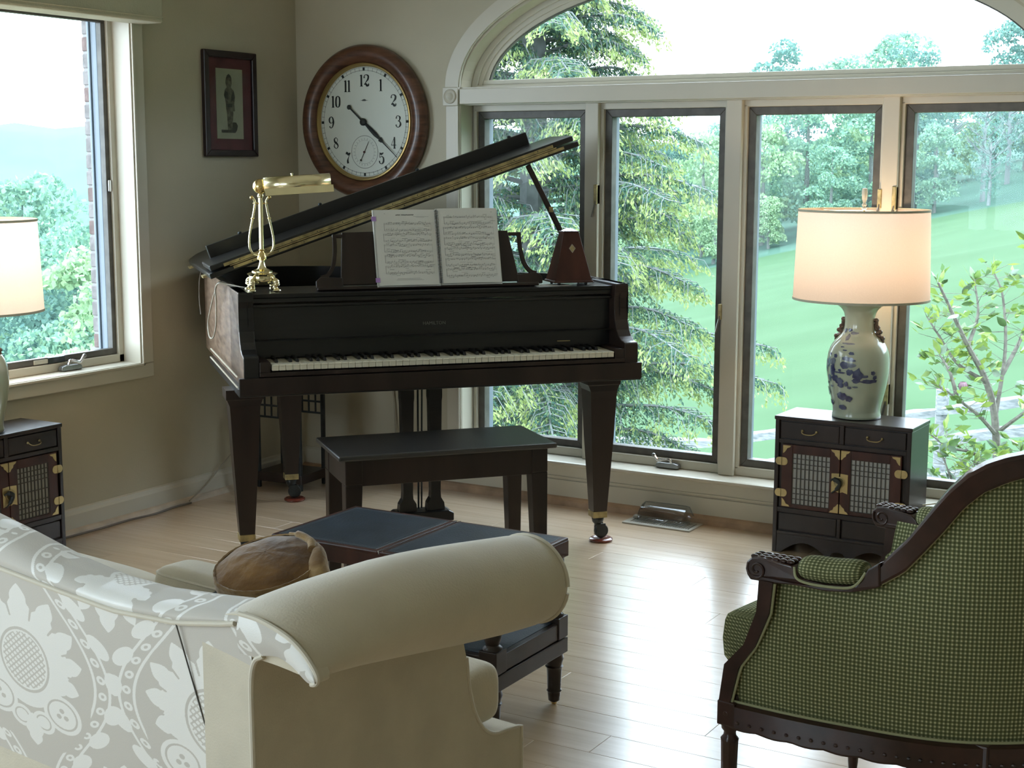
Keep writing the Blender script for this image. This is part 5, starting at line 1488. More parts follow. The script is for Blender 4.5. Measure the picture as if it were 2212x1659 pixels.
# roll fabric: cream with faint satin figure near the back
M['damask_soft'] = mat('cream_sateen', (.62, .555, .425), .62, spec=.25, sheen=.35, var=.05, vscale=7, bump=.12, bscale=240)
armr = arm_parts()
arml = copy_tree(armr, sofa); arml.location = (-SWID, 0, 0); arml.scale = (-1, 1, 1)
# inner faces, deck and cushions
MB().box(-SWID + .02, -.02, .035, .13, .10, .60).build('back_frame', 'cream', sofa, bevel=.01)
MB().box(-SWID + .08, -.08, .12, .685, .085, .325).build('seat_rail', 'cream', sofa, bevel=.01)
def cushion(name, x0, x1, y0, y1, z0, z1, m, parent, puff=.02, nseg=10):
    P = []; n = 28
    cx, cy_, cz = (x0 + x1) / 2, (y0 + y1) / 2, (z0 + z1) / 2
    for i in range(n + 1):
        t = PI * (i / n - .5); row_ = []
        for k in range(48):
            a = 2 * PI * k / 48
            def se(v, e): return math.copysign(abs(v) ** e, v)
            r = se(math.cos(t), .28)
            row_.append((cx + (x1 - x0) / 2 * se(math.cos(a), .28) * r, cy_ + (y1 - y0) / 2 * se(math.sin(a), .28) * r, cz + (z1 - z0) / 2 * se(math.sin(t), .55)))
        P.append(row_)
    mb = MB(); mb.grid([[P[i][k] for i in range(n + 1)] for k in range(48)], closed_u=True)
    return mb.build(name, m, parent, smooth=True, angle=80)
for k in range(2):
    a = -SWID + .13 + k * (SWID - .26) / 2
    cushion('seat_cushion', a, a + (SWID - .26) / 2, .13, .66, .325, .465, 'cream', sofa)
cushion('cushion_ear', -.17, -.018, .535, .655, .335, .452, 'damask_soft', sofa)
for x in (-.08, -SWID + .08, -SWID / 2):
    for y in (.06, .62):
        MB().lathe([(.015, 0), (.018, .01), (.026, .085)], 12, (x, y, 0)).build('foot', 'chairwood', sofa, smooth=True)

def sw(x, y, z):
    c, s = math.cos(-SYAW), math.sin(-SYAW)
    return (SB[0] + c * x - s * y, SB[1] + s * x + c * y, z)
# cream lumbar cushion standing inside the sofa
lo = cushion('lumbar_cushion', -.16, .16, -.045, .045, 0, .148, 'cream', None); lo.location = sw(-.50, .372, .462); lo.rotation_euler = (0, 0, -SYAW)
tag(lo, 'cream lumbar cushion peeping over the sofa back', 'cushion')
MB().tube([(.155 * math.copysign(abs(math.cos(a)) ** .3, math.cos(a)), .043 * math.copysign(abs(math.sin(a)) ** .4, math.sin(a)), .128) for a in [2 * PI * k / 40 for k in range(40)]], .003, 6, True).build('piping', 'piping', lo, smooth=True)
te = cushion('tapestry_cushion', -.15, .14, -.08, .08, 0, .13, 'teal', None); te.location = sw(-.335, .33, .462); te.rotation_euler = (0, 0, -SYAW + .15)
tag(te, 'dark teal tapestry cushion under the gold velvet one', 'cushion')
# round gold velvet cushion with ruched welt and knotted tail
gp = empty('velvet_cushion', sw(-.298, .335, .594), 0, 'round gold velvet drum cushion on the cream sofa', 'cushion')
gp.rotation_euler = (R(17), R(2), -SYAW)
r0 = .093
P = []; n = 96
prof = [(.05, -.01), (.075, -.004), (.091, .014), (.099, .040), (.1015, .062), (.1010, .078), (.1025, .083), (.1000, .088), (.0965, .0865)]
def wob(a, z): return 1 + .008 * math.sin(a * 37 + z * 180) + .005 * math.sin(a * 11 - z * 90)
for k in range(n):
    a = 2 * PI * k / n
    P.append([(r * wob(a, z) * math.cos(a), r * wob(a, z) * math.sin(a), z) for r, z in prof])
MB().grid(P, closed_u=True).build('welt_band', 'velvet_l', gp, smooth=True, angle=80)
P = []
for k in range(n):
    a = 2 * PI * k / n; row_ = []
    for r in (.098, .091, .078, .060, .038, .016, .001):
        q = r / .098; row_.append((r * math.cos(a), r * math.sin(a), .085 + .024 * (1 - q ** 2.4) + .0012 * math.sin(a * 9) * q))
    P.append(row_)
MB().grid(P, closed_u=True).build('round_face', 'velvet', gp, smooth=True, angle=80)
tl_sp = spline([(.048, .080, .092), (.076, .058, .090), (.096, .030, .074), (.112, .010, .048), (.128, -.002, .018), (.138, -.008, -.012)], 8)
tl = MB().tube(tl_sp, [interp(i / (len(tl_sp) - 1), [0, .2, .45, .7, .9, 1], [.004, .013, .024, .032, .030, .012]) for i in range(len(tl_sp))], 18)
tl.build('gathered_tail', 'velvet_l', gp, smooth=True, angle=80)
tk_ = MB().tube(spline([(-.02, .082, .098), (.01, .080, .103), (.045, .072, .101), (.065, .055, .099)], 5), [.003] * 4 + [.007] * 6 + [.008] * 6, 10)
tk_.build('folded_tuck', 'velvet_l', gp, smooth=True, angle=80)

# ------------------------------------------------------------------ green bergere armchair
CT = R(-9)
ch = empty('armchair', (-1.04, 2.63, 0), CT, 'green seed-check bergere armchair with dark carved mahogany frame', 'chair')
# local x runs from the front to the back, y across to the far side
plan = [(0, 0), (.13, .010), (.25, .030), (.36, .055), (.45, .095), (.53, .16), (.575, .23), (.59, .285)]
CW = .57
half = [(p.x, p.y) for p in spline([(a, b, 0) for a, b in plan], 10)]
full = half + [(x, CW - y) for x, y in half[::-1][1:]]
al = [0]
for i in range(1, len(full)): al.append(al[-1] + math.hypot(full[i][0] - full[i - 1][0], full[i][1] - full[i - 1][1]))
AT = al[-1]
def ct(s_): return min(s_, AT - s_)
tops_ = [(0, .600), (.10, .601), (.165, .601), (.252, .608), (.299, .624), (.341, .654), (.374, .695), (.407, .738), (.439, .784), (.4715, .814), (.512, .833), (.543, .842), (.62, .862), (.708, .872)]
def zin(s_): return interp(ct(s_), [q[0] for q in tops_], [q[1] for q in tops_])
touts = [(0, .640), (.25, .640), (.290, .652), (.308, .676), (.345, .717), (.378, .765), (.410, .811), (.443, .8455), (.476, .866), (.510, .878), (.541, .884), (.62, .903), (.708, .914)]
def zout(s_): return interp(ct(s_), [q[0] for q in touts], [q[1] for q in touts])
def nrm(i):
    a = full[max(i - 1, 0)]; b = full[min(i + 1, len(full) - 1)]; t = Vector((b[0] - a[0], b[1] - a[1])).normalized(); return Vector((t.y, -t.x))   # outward
# stile: side line of the fabric's front edge, x as a function of z
stz = [.29, .337, .413, .463, .535, .595]
sti = [.004, .004, .022, .057, .086, .092]
sto = [-.019, -.017, -.007, .036, .062, .066]
nv = 60
P, U = [], []
for i in range(len(full)):
    s_ = al[i]; n_ = nrm(i); row_, ur = [], []
    for j in range(nv + 1):
        z = .325 + (zin(s_) - .325) * j / nv
        x, y = full[i]
        # near the ends the fabric stops at the stile
        lim = interp(z, stz, sti)
        if ct(s_) < lim:
            k_ = lim; ii = int(np.searchsorted(al, k_)); f_ = (k_ - al[ii - 1]) / (al[ii] - al[ii - 1])
            x = full[ii - 1][0] + (full[ii][0] - full[ii - 1][0]) * f_; y = full[ii - 1][1] + (full[ii][1] - full[ii - 1][1]) * f_
            if s_ > AT / 2: y = CW - y
        flare = .010 * math.sin(PI * j / nv)
        row_.append((x - n_.x * (.004 - flare), y - n_.y * (.004 - flare), z)); ur.append((s_ if ct(s_) >= lim else (lim if s_ < AT / 2 else AT - lim), z))
    P.append(row_); U.append(ur)
MB().grid(P, U).build('outer_back', 'check', ch, smooth=True, fix=False, angle=80)
# inner upholstery
P, U = [], []
for i in range(len(full)):
    s_ = al[i]; n_ = nrm(i); row_, ur = [], []
    for j in range(21):
        z = .36 + (zout(s_) - .02 - .36) * j / 20; th_ = .035 + .03 * math.sin(PI * j / 20)
        lim = interp(min(z, .595), stz, sti) + .004
        x, y = full[i]
        if ct(s_) < lim:
            k_ = lim; ii = int(np.searchsorted(al, k_)); x, y = full[ii]
            if s_ > AT / 2: y = CW - y
        row_.append((x - n_.x * th_, y - n_.y * th_, z)); ur.append((s_, z))
    P.append(row_); U.append(ur)
MB().grid(P, U).build('inner_back', 'check', ch, smooth=True, fix=False, angle=80)
# sweeping top rail (only behind the arm rests)
def rail_loft(name, idx, lo_f, hi_f, out_=.012, inn_=.026, rnd_=.006, m='chairwood'):
    P = []
    for i in idx:
        n_ = nrm(i); x, y = full[i]; a, b = lo_f(al[i]), hi_f(al[i])
        ring_ = [(out_, a + rnd_), (out_ - rnd_ * .3, a), (-inn_, a), (-inn_, b - rnd_), (-inn_ + rnd_, b), (out_ * .4, b), (out_, b - rnd_), (out_, a + rnd_)]
        P.append([(x + n_.x * o, y + n_.y * o, z) for o, z in ring_])
    return MB().grid(P).build(name, m, ch, smooth=True, angle=35)
i0 = next(i for i, a in enumerate(al) if a > .268)
rail_loft('top_rail', range(i0, len(full) - i0), lambda s_: zin(s_), lambda s_: zout(s_))
# seat rail all round with carved lower edge
i_all = range(0, len(full))
rail_loft('seat_rail', i_all, lambda s_: .286 - .004 * abs(math.sin(s_ * 46)) - .004 * max(0, math.sin(ct(s_) * 5)), lambda s_: .334, .016, .03, .004)
MB().box(-.016, .020, .0, CW, .286, .352).build('front_rail', 'chairwood', ch, bevel=.006)
cv = MB()
for i in range(2, len(full) - 2, 2):
    n_ = nrm(i); x, y = full[i]; cv.sphere((x + n_.x * .016, y + n_.y * .016, .298), .0048, 6, 4, (1, 1, .8))
tag(cv.build('carved_beading', 'chairwood', ch, smooth=True), kind='stuff')
def gp_pts(zf, off=.006, lo=0, hi=None):
    o = []
    for i in range(len(full)):
        s_ = al[i]
        if ct(s_) < .09 and zf is zin: continue
        n_ = nrm(i); x, y = full[i]; o.append((x + n_.x * off, y + n_.y * off, zf(s_)))
    return o
pipe('piping', gp_pts(lambda s_: .337, .004), .003, ch, 'greenpipe')
pipe('piping', gp_pts(zin, .004), .003, ch, 'greenpipe')
for side in (0, 1):
    Y = lambda y: y if side == 0 else CW - y
    sg = 1 if side == 0 else -1
    # stile
    zz = [.286, .337, .38, .413, .44, .463, .50, .535, .57, .60]
    P = []
    for z in zz:
        a, b = interp(z, stz, sto), interp(z, stz, sti) + .004
        P.append([(a, Y(-.014), z), (b, Y(-.014), z), (b, Y(.024), z), (a, Y(.024), z), (a, Y(-.014), z)])
    MB().grid(P).build('arm_post', 'chairwood', ch, smooth=True, angle=40)
    pipe('piping', [(interp(z, stz, sti) + .006, Y(-.008), z) for z in np.linspace(.337, .597, 14)], .003, ch, 'greenpipe')
    # armrest: polygon in side view swept across
    ap_ = [(.047, .597), (.040, .606), (.036, .618), (.038, .632), (.048, .642), (.064, .645), (.10, .642), (.132, .638), (.145, .628), (.150, .617), (.200, .612), (.255, .617), (.268, .632), (.276, .652), (.298, .668), (.300, .622), (.292, .618), (.25, .604), (.20, .598), (.14, .601), (.10, .598)]
    def py(x): return interp(x, [p[0] for p in plan], [p[1] for p in plan])
    mb = MB(); nA = len(ap_)
    vs = [(x, Y(py(max(0, x)) - .018), z) for x, z in ap_] + [(x, Y(py(max(0, x)) + .032), z) for x, z in ap_]
    mb.add(vs, [tuple(range(nA)), tuple(range(nA, 2 * nA))[::-1]] + [(i, (i + 1) % nA, nA + (i + 1) % nA, nA + i) for i in range(nA)])
    mb.build('armrest', 'chairwood', ch, bevel=.003)
    sc2 = MB()
    for fy in (-.0185, .0325):
        pts = []
        for k in range(26):
            a = k / 25 * 2 * PI * 1.45 + 2.6; r = .021 - .0165 * k / 25
            pts.append((.061 + r * math.cos(a), Y(py(.06) + fy), .6205 + r * math.sin(a)))
        sc2.tube(pts, .0026, 6)
    sc2.build('scroll_carving', 'chairwood', ch, smooth=True)
    lf = MB()
    for k in range(6):
        x = .050 + k * .015
        for f in (-.010, .004, .018): lf.sphere((x, Y(py(x) + f + .003), .643), .008, 8, 5, (1.1, .8, .55))
    lf.build('leaf_carving', 'chairwood', ch, smooth=True)
    # arm pad
    P = []; n = 24; m_ = 16
    for i in range(m_ + 1):
        t = i / m_; x = .136 + .136 * t; e = math.sqrt(max(0, 1 - (2 * t - 1) ** 6)); row_ = []
        zc = interp(t, [0, .5, 1], [.634, .634, .640])
        for k in range(n):
            a = 2 * PI * k / n
            row_.append((x, Y(py(x) + .007 + .033 * e * math.cos(a)), zc + .025 * e * math.sin(a)))
        P.append(row_)
    pad = MB(); pad.grid([[P[i][k] for i in range(m_ + 1)] for k in range(n)], [[(P[i][k][0], k * .0085) for i in range(m_ + 1)] for k in range(n)], closed_u=True)
    pad.build('arm_pad', 'check', ch, smooth=True, angle=80)
    pipe('piping', [tuple(p) for p in spline([(.136, Y(py(.136) - .014), .636), (.145, Y(py(.145) - .024), .619), (.165, Y(py(.165) - .027), .6125), (.20, Y(py(.20) - .0275), .611), (.245, Y(py(.245) - .026), .614), (.262, Y(py(.262) - .022), .625), (.272, Y(py(.27) - .014), .645)], 4)], .0026, ch, 'greenpipe')
    # front leg: carved block and fluted turned leg
    bl = MB().box(-.020, .020, Y(-.016) if side == 0 else Y(.024), Y(.024) if side == 0 else Y(-.016), .286, .337).build('leg_block', 'chairwood', ch, bevel=.003)
    MB().lathe([(.004, 0), (.011, .003), (.013, .005), (.007, .006)][::-1], 8, (0, Y(-.0165), .312), 'y', cap=False).build('carved_rosette', 'chairwood', bl, smooth=True)
    def tleg(x, y):
        mb = MB(); pr = [(.0095, 0), (.0115, .02), (.0125, .05), (.0175, .25), (.0185, .255), (.013, .262), (.012, .270), (.017, .276), (.018, .286)]
        n = 32; P = []
        for k in range(n):
            a = 2 * PI * k / n; fl_ = .90 if k % 4 == 0 else 1.0
            P.append([(x + r * (fl_ if .03 < z < .255 else 1) * math.cos(a), y + r * (fl_ if .03 < z < .255 else 1) * math.sin(a), z) for r, z in pr])
        mb.grid(P, closed_u=True); return mb.build('leg', 'chairwood', ch, smooth=True, angle=50)
    tleg(.0, Y(.004)); tleg(.475, Y(.118))
    MB().box(.453, .492, min(Y(.098), Y(.132)), max(Y(.098), Y(.132)), .282, .335).build('leg_block', 'chairwood', ch, bevel=.003)
# seat
def inpoly(d, x0):
    o = []
    for i in range(0, len(full), 3):
        n_ = nrm(i); x, y = full[i][0] - n_.x * d, full[i][1] - n_.y * d
        if x > x0 + .01: o.append((x, y))
    return [(x0, o[0][1] if o else .05)] + o + [(x0, CW - o[0][1])]
MB().prism(inpoly(.045, .02), .30, .385, 'xy').build('seat_deck', 'check', ch)
ip = inpoly(.062, -.052); npq = len(ip)
# resample the outline evenly
def resample(poly, n):
    pts = [Vector(p) for p in poly]; L_ = [0]
    for i in range(len(pts)): L_.append(L_[-1] + (pts[(i + 1) % len(pts)] - pts[i]).length)
    o = []
    for k in range(n):
        s_ = L_[-1] * k / n; i = max(j for j in range(len(pts)) if L_[j] <= s_); f_ = (s_ - L_[i]) / max(1e-6, L_[i + 1] - L_[i])
        o.append(pts[i].lerp(pts[(i + 1) % len(pts)], f_))
    return o
cc = Vector((.21, CW / 2)); rs_ = resample(ip, 96)
P, U = [], []
for p in rs_:
    col_, cu_ = [], []
    for z, k in ((.383, .0), (.383, .6), (.384, .90), (.390, .975), (.402, 1.0), (.44, 1.012), (.478, 1.0), (.490, .985), (.497, .95), (.503, .80), (.508, .4), (.509, .0)):
        q = cc + (p - cc) * k; col_.append((q.x, q.y, z)); cu_.append((q.x + (z if k > .97 else 0), q.y + (z if k > .97 else 0)))
    P.append(col_); U.append(cu_)
MB().grid(P, U, closed_u=True).build('seat_cushion', 'check', ch, smooth=True, angle=80)
# ------------------------------------------------------------------ outdoors.  E(x, d, z): x to the right and d ahead along the garden axis
gr = Vector((math.cos(yaw), math.sin(yaw), 0)); gf = Vector((-math.sin(yaw), math.cos(yaw), 0))
def E(x, d, z): return gr * x + gf * d + Vector((0, 0, z))
def gz(x, d):
    z = -2.27 + .214 * x - .0633 * d
    if d > 96 and x > 0: z += (d - 96) * .06
    z += .10 * math.sin(x * .21 + d * .09) + .05 * math.sin(d * .5 + x * .3)
    return z
rg = np.random.default_rng(5)
P = []
xs = list(np.linspace(-170, -30, 20)) + list(np.linspace(-26, 60, 60)) + list(np.linspace(66, 230, 20))
ds = list(np.linspace(-14, 4, 8)) + list(np.linspace(6, 60, 40)) + list(np.linspace(64, 230, 40))
for x in xs: P.append([tuple(E(x, d, min(gz(x, d), -.55) if -14 < d < 9 and x < 9 else gz(x, d))) for d in ds])
# the house stands in a cut of the slope
gm = MB().grid(P).build('ground', 'grass', smooth=True, angle=180)
gm.data.materials.append(M['unseen_ground'])
for v in gm.data.vertices:
    if -5.5 < v.co.x < 3.6 and -4 < v.co.y < 6.3: v.co.z = min(v.co.z, -.6)
gm.data.materials.append(M['hill'])
for p_ in gm.data.polygons:
    c_ = p_.center; dd_ = c_.dot(gf); xx_ = c_.dot(gr)
    if dd_ > 97 + xx_ * -.05 + 1.5 and xx_ > -8: p_.material_index = 2
    if xx_ < -12 and dd_ > 34: p_.material_index = 2
    if c_.y < 4.5 and abs(xx_) < 40 and dd_ < 14: p_.material_index = 1  # added grey ground behind the view, tempers the green bounce
tag(gm, 'bright green meadow sloping up towards the woods', kind='structure')
# far ridge
P = []
for i in range(60):
    x = -420 + i * 11
    row_ = []
    for j in range(10):
        t = j / 9; d = 330 + 260 * t
        top = 10 + 7 * math.sin((x + 240) * .011) + 2.0 * math.sin(x * .06)
        row_.append(tuple(E(x, d, -75 + (75 + top) * math.sin(t * PI / 2) ** 1.1 + 2.5 * math.sin(x * .13 + j))))
    P.append(row_)
hl = MB().grid(P).build('ridge', 'hill', smooth=True, angle=180); tag(hl, kind='structure')

def leaf_cloud(name, cen, nor, ln, wd, m, parent=None, jitter=.9):
    """n leaves as bent quads: centres, outward directions, lengths, widths"""
    n = len(cen); d = nor + rg.normal(0, jitter, (n, 3)) * .6; d /= np.linalg.norm(d, axis=1)[:, None]
    q = rg.normal(0, 1, (n, 3)); s = np.cross(d, q); s /= np.linalg.norm(s, axis=1)[:, None] + 1e-9
    ln = np.asarray(ln)[:, None]; wd = np.asarray(wd)[:, None]
    V = np.stack([cen - d * ln * .5, cen + s * wd * .5, cen + d * ln * .5, cen - s * wd * .5], 1).reshape(-1, 3)
    me = bpy.data.meshes.new(name)
    me.vertices.add(4 * n); me.vertices.foreach_set('co', V.astype(np.float32).ravel())
    me.loops.add(4 * n); me.loops.foreach_set('vertex_index', np.arange(4 * n, dtype=np.int32))
    me.polygons.add(n); me.polygons.foreach_set('loop_start', np.arange(0, 4 * n, 4, dtype=np.int32)); me.polygons.foreach_set('loop_total', np.full(n, 4, dtype=np.int32))
    me.update(); me.validate(); me.materials.append(M[m])
    o = bpy.data.objects.new(name, me); COL.objects.link(o); o.parent = parent
    return o

# ---- broadleaf trees of the woods
def wood_tree(name, mname, seed, h=13, r=4.3, n=6500, ls=.36, bare=False):
    rr = random.Random(seed); g = np.random.default_rng(seed)
    t = empty(name)
    tr = MB().tube([(0, 0, -1.5), (.1, 0, h * .3), (0, .1, h * .6), (.1, 0, h * .85)], [.32, .26, .16, .05], 6)
    if bare:
        for k in range(26):
            a = rr.uniform(0, 2 * PI); z0 = h * rr.uniform(.3, .8); L_ = r * rr.uniform(.5, 1.0)
            p0 = Vector((0, 0, z0)); p1 = p0 + Vector((math.cos(a) * L_ * .5, math.sin(a) * L_ * .5, L_ * .35)); p2 = p1 + Vector((math.cos(a + .4) * L_ * .45, math.sin(a + .4) * L_ * .45, L_ * .5))
            tr.tube([p0, p1, p2], [.09, .06, .02], 4)
            for q in range(3):
                b = a + rr.uniform(-1.2, 1.2); tr.tube([p1, p1 + Vector((math.cos(b), math.sin(b), .8)) * L_ * .4], [.04, .012], 3)
    tr.build('trunk', 'bark_pale' if bare else 'bark', t)
    cen, nor = [], []
    nb = 34
    bl = []
    for k in range(nb):
        z = h * rr.uniform(.10, .98); q = math.sin(PI * min(1, max(.16, (z / h + .10) / 1.15))) ** .6
        a = rr.uniform(0, 2 * PI); d = r * q * rr.uniform(.25, .85)
        bl.append((d * math.cos(a), d * math.sin(a), z, r * rr.uniform(.26, .44)))
    per = n // nb
    for (x, y, z, br) in bl:
        v = g.normal(0, 1, (per, 3)); v /= np.linalg.norm(v, axis=1)[:, None]; v[:, 2] = np.abs(v[:, 2]) * .9 - .25
        cen.append(np.array([x, y, z]) + v * br * g.uniform(.75, 1.05, (per, 1))); nor.append(v * .4 + g.normal(0, .5, (per, 3)))
    cen = np.concatenate(cen); nor = np.concatenate(nor)
    leaf_cloud('foliage', cen, nor, g.uniform(.6, 1.2, len(cen)) * ls, g.uniform(.5, 1.0, len(cen)) * ls, mname, t)
    return t
protos = [wood_tree('woodland_tree', 'woodleaf', 21), wood_tree('woodland_tree', 'woodleaf_y', 22, 11, 3.8), wood_tree('woodland_tree', 'woodleaf_d', 23, 15, 4.6), wood_tree('woodland_tree', 'woodleaf', 24, 12, 5.0),
          wood_tree('woodland_tree', 'woodleaf_y', 25, 9, 3.2, 5000)]
bareP = wood_tree('bare_tree', 'woodleaf_d', 31, 12, 3.2, 900, .28, True)
used = set()
def place_tree(k, x, d, s, label, grp, rz=None, dz=0):
    p = bareP if k < 0 else protos[k]
    if k in used: o = copy_tree(p)
    else: o = p; used.add(k)
    z = gz(x, d) + dz
    o.location = E(x, d, z); o.rotation_euler = (0, 0, rnd.uniform(0, 6.28) if rz is None else rz); o.scale = (s, s, s * rnd.uniform(.9, 1.1))
    tag(o, label, 'tree', grp)
r9 = random.Random(44)
labs = {0: 'mid green leafy tree at the far edge of the meadow', 1: 'pale green leafy tree at the far edge of the meadow', 2: 'tall dark green tree at the far edge of the meadow', 3: 'mid green leafy tree at the far edge of the meadow', 4: 'pale green leafy tree at the far edge of the meadow'}
for rowi, (d0, dx, ls_) in enumerate(((101, 3.7, .62), (107, 4.4, .78), (115, 4.8, .85), (126, 5.4, .92), (142, 6.0, .95))):
    x = 4 + rowi * 1.3
    while x < 50 + rowi * 8:
        dd = d0 + r9.uniform(-2.5, 2.5) + (x - 25) * -.05
        k = r9.choice([0, 1, 2, 3, 4]) if rowi else r9.choice([0, 1, 4, 4, 1])
        if x > 31 and rowi in (1, 2) and r9.random() < .8: k = -1
        if x > 31 and rowi == 0 and r9.random() < .35: k = -1
        s = ls_ * r9.uniform(.8, 1.12) * (.8 if rowi == 0 else 1)
        if rowi >= 3: s *= r9.uniform(.75, 1.1)
        place_tree(k, x, dd, s, labs.get(k, 'bare grey-trunked tree at the far edge of the meadow'), 'trees at the far edge of the meadow')
        x += dx * r9.uniform(.75, 1.2)
# one tall crown above the others
place_tree(3, 33.5, 136, 1.22, 'tallest round-crowned tree showing through the arched window', 'crown', dz=1.0)
# valley trees beyond the left window
for (f, d, k, s, top) in [(-.335, 104, 0, 1.25, -.2), (-.310, 112, 3, 1.0, -2.2), (-.356, 110, 2, 1.0, -1.4), (-.30, 92, 0, 1.0, -3.2), (-.325, 84, 2, 1.0, -4.4), (-.35, 88, 0, 1.0, -3.8), (-.375, 96, 2, 1.0, -2.0), (-.285, 70, 1, 1.0, -3.9), (-.295, 58, 1, .9, -5.6),
                          (-.315, 66, 0, .9, -6.4), (-.34, 70, 2, .9, -6.6), (-.37, 74, 0, .9, -5.0), (-.28, 50, 4, .9, -6.6), (-.30, 46, 1, .8, -8.3), (-.325, 52, 3, .8, -8.0), (-.35, 56, 0, .8, -7.6), (-.38, 60, 2, .8, -6.8), (-.26, 64, 1, .9, -4.4), (-.27, 84, 0, 1.0, -2.8), (-.395, 100, 0, 1.1, -1.0), (-.41, 80, 3, .9, -3.8), (-.40, 62, 1, .9, -5.8),
                          (-.31, 40, 4, .8, -8.6), (-.335, 42, 0, .7, -9.0), (-.36, 46, 1, .7, -8.6), (-.285, 38, 0, .7, -8.8), (-.39, 48, 2, .7, -8.4)]:
    x = f * d; hh = {0: 13, 1: 11, 2: 15, 3: 12, 4: 9}[k] * s
    place_tree(k, x, d, s, {0: 'mid green tree in the valley below the left window', 1: 'bright green tree in the valley below the left window', 2: 'dark blue-green tree in the valley below the left window', 3: 'mid green tree in the valley below the left window', 4: 'bright green tree in the valley below the left window'}[k],
               'trees in the valley seen through the left window', dz=(top - hh * .98) - gz(x, d))

# ---- hemlock outside the two left casements
hk = empty('hemlock', E(.15, 11.2, 0), 0, 'large drooping hemlock close outside the two left casements', 'tree')
rh = random.Random(3); wood = MB()
wood.tube([(0, 0, -3.2), (.02, 0, 0), (0, .02, 2.5), (0, 0, 5.2)], [.16, .13, .09, .03], 8)
cA, nA_, cB, nB = [], [], [], []
for k in range(200):
    z = -2.3 + 7.1 * (k / 200) ** .95; a = k * 2.39996 + rh.uniform(-.3, .3)
    rz_ = interp(z, [-2.4, -1.2, -.4, .6, 2.4, 4.8], [1.15, 1.35, 1.75, 1.68, .95, .2]) * rh.uniform(.72, 1.12)
    dirv = Vector((math.cos(a), math.sin(a), 0)); up_ = rh.uniform(.05, .35)
    pts = [Vector((0, 0, z)), Vector((0, 0, z)) + dirv * rz_ * .35 + Vector((0, 0, up_ * rz_ * .35)), Vector((0, 0, z)) + dirv * rz_ * .7 + Vector((0, 0, up_ * rz_ * .5)), Vector((0, 0, z)) + dirv * rz_ + Vector((0, 0, up_ * rz_ * .42 - .10))]
    sp = spline(pts, 6)
    wood.tube(sp, [.020 * (1 - .8 * i / len(sp)) for i in range(len(sp))], 4)
    side = Vector((-dirv.y, dirv.x, 0))
    for j in range(3, len(sp)):
        for sg in (-1, 1):
            for rep in range(2):
                f = j / len(sp); L_ = (.16 + .34 * (1 - f) * rz_) * rh.uniform(.6, 1.15)
                tv = (side * sg * rh.uniform(.7, 1.1) + dirv * rh.uniform(.3, 1.0)).normalized()
                p0 = sp[j] + (sp[j] - sp[j - 1]) * rh.uniform(-.8, .2)
                p1 = p0 + tv * L_ * .6 + Vector((0, 0, -.02)); p2 = p0 + tv * L_ + Vector((0, 0, -.10 - .22 * L_))
                if rep == 0: wood.tube([p0, p1, p2], [.005, .003, .0015], 3)
                nl = int(16 + 50 * L_)
                for q in range(nl):
                    t = (q + .5) / nl; c = p0 * (1 - t) ** 2 + p1 * 2 * t * (1 - t) + p2 * t * t
                    c = c + Vector((rh.gauss(0, .018), rh.gauss(0, .018), rh.gauss(-.012, .016)))
                    dn = tv * .5 + Vector((0, 0, -.7))
                    if t > .62 and f > .45: cB.append(c); nB.append(dn)
                    else: cA.append(c); nA_.append(dn)
tag(wood.build('branches', 'bark_pale', hk), kind='stuff')
cA, nA_, cB, nB = [np.array([tuple(p) for p in q]) for q in (cA, nA_, cB, nB)]
tag(leaf_cloud('needles', cA, nA_, rg.uniform(.026, .048, len(cA)), rg.uniform(.010, .018, len(cA)), 'hemlock', hk), kind='stuff')
tag(leaf_cloud('new_growth', cB, nB, rg.uniform(.026, .048, len(cB)), rg.uniform(.011, .020, len(cB)), 'hemlock_tip', hk, .6), kind='stuff')

# ---- magnolia shrub outside the right casement
mg = empty('magnolia', E(0, 0, 0) * 1.0, 0, 'young magnolia with one pink flower outside the right casement', 'shrub')
rm = random.Random(12); wd_ = MB(); lc_, ln_ = [], []
def MP(x, y, d): return E((x - 1106) / 3146 * d, d, 1.4 - (y - 350) / 3146 * d)
DM = 7.6
stems = [[(2.60, 7.6, -1.2), (2.59, 7.6, -.40), (2.56, 7.6, .05), (2.49, 7.58, .28), (2.38, 7.55, .46), (2.28, 7.5, .63), (2.18, 7.45, .80)],
         [(2.49, 7.58, .27), (2.35, 7.62, .36), (2.26, 7.66, .50), (2.20, 7.7, .60)],
         [(2.56, 7.6, .08), (2.61, 7.65, .42), (2.60, 7.7, .70), (2.55, 7.72, .84)],
         [(2.60, 7.64, .30), (2.72, 7.7, .52), (2.80, 7.75, .80), (2.84, 7.8, 1.0)],
         [(2.57, 7.6, -.02), (2.44, 7.5, .10), (2.30, 7.42, .20), (2.20, 7.4, .27)],
         [(2.585, 7.6, .0), (2.74, 7.5, .18), (2.86, 7.45, .40)],
         [(2.58, 7.6, -.22), (2.42, 7.5, -.10), (2.28, 7.45, -.06), (2.16, 7.4, .02)],
         [(2.59, 7.6, -.45), (2.44, 7.45, -.40), (2.30, 7.40, -.25), (2.22, 7.38, -.08)],
         [(2.60, 7.6, -.6), (2.50, 7.4, -.42), (2.40, 7.35, -.22), (2.36, 7.3, -.10)],
         [(2.60, 7.6, -.6), (2.62, 7.35, -.40), (2.62, 7.3, -.18), (2.60, 7.3, -.05)],
         [(2.60, 7.6, -.6), (2.74, 7.4, -.35), (2.80, 7.4, -.1), (2.84, 7.4, .1)],
         [(2.38, 7.55, .46), (2.44, 7.6, .62), (2.42, 7.62, .80)], [(2.30, 7.42, .20), (2.26, 7.45, .34), (2.22, 7.5, .42)]]
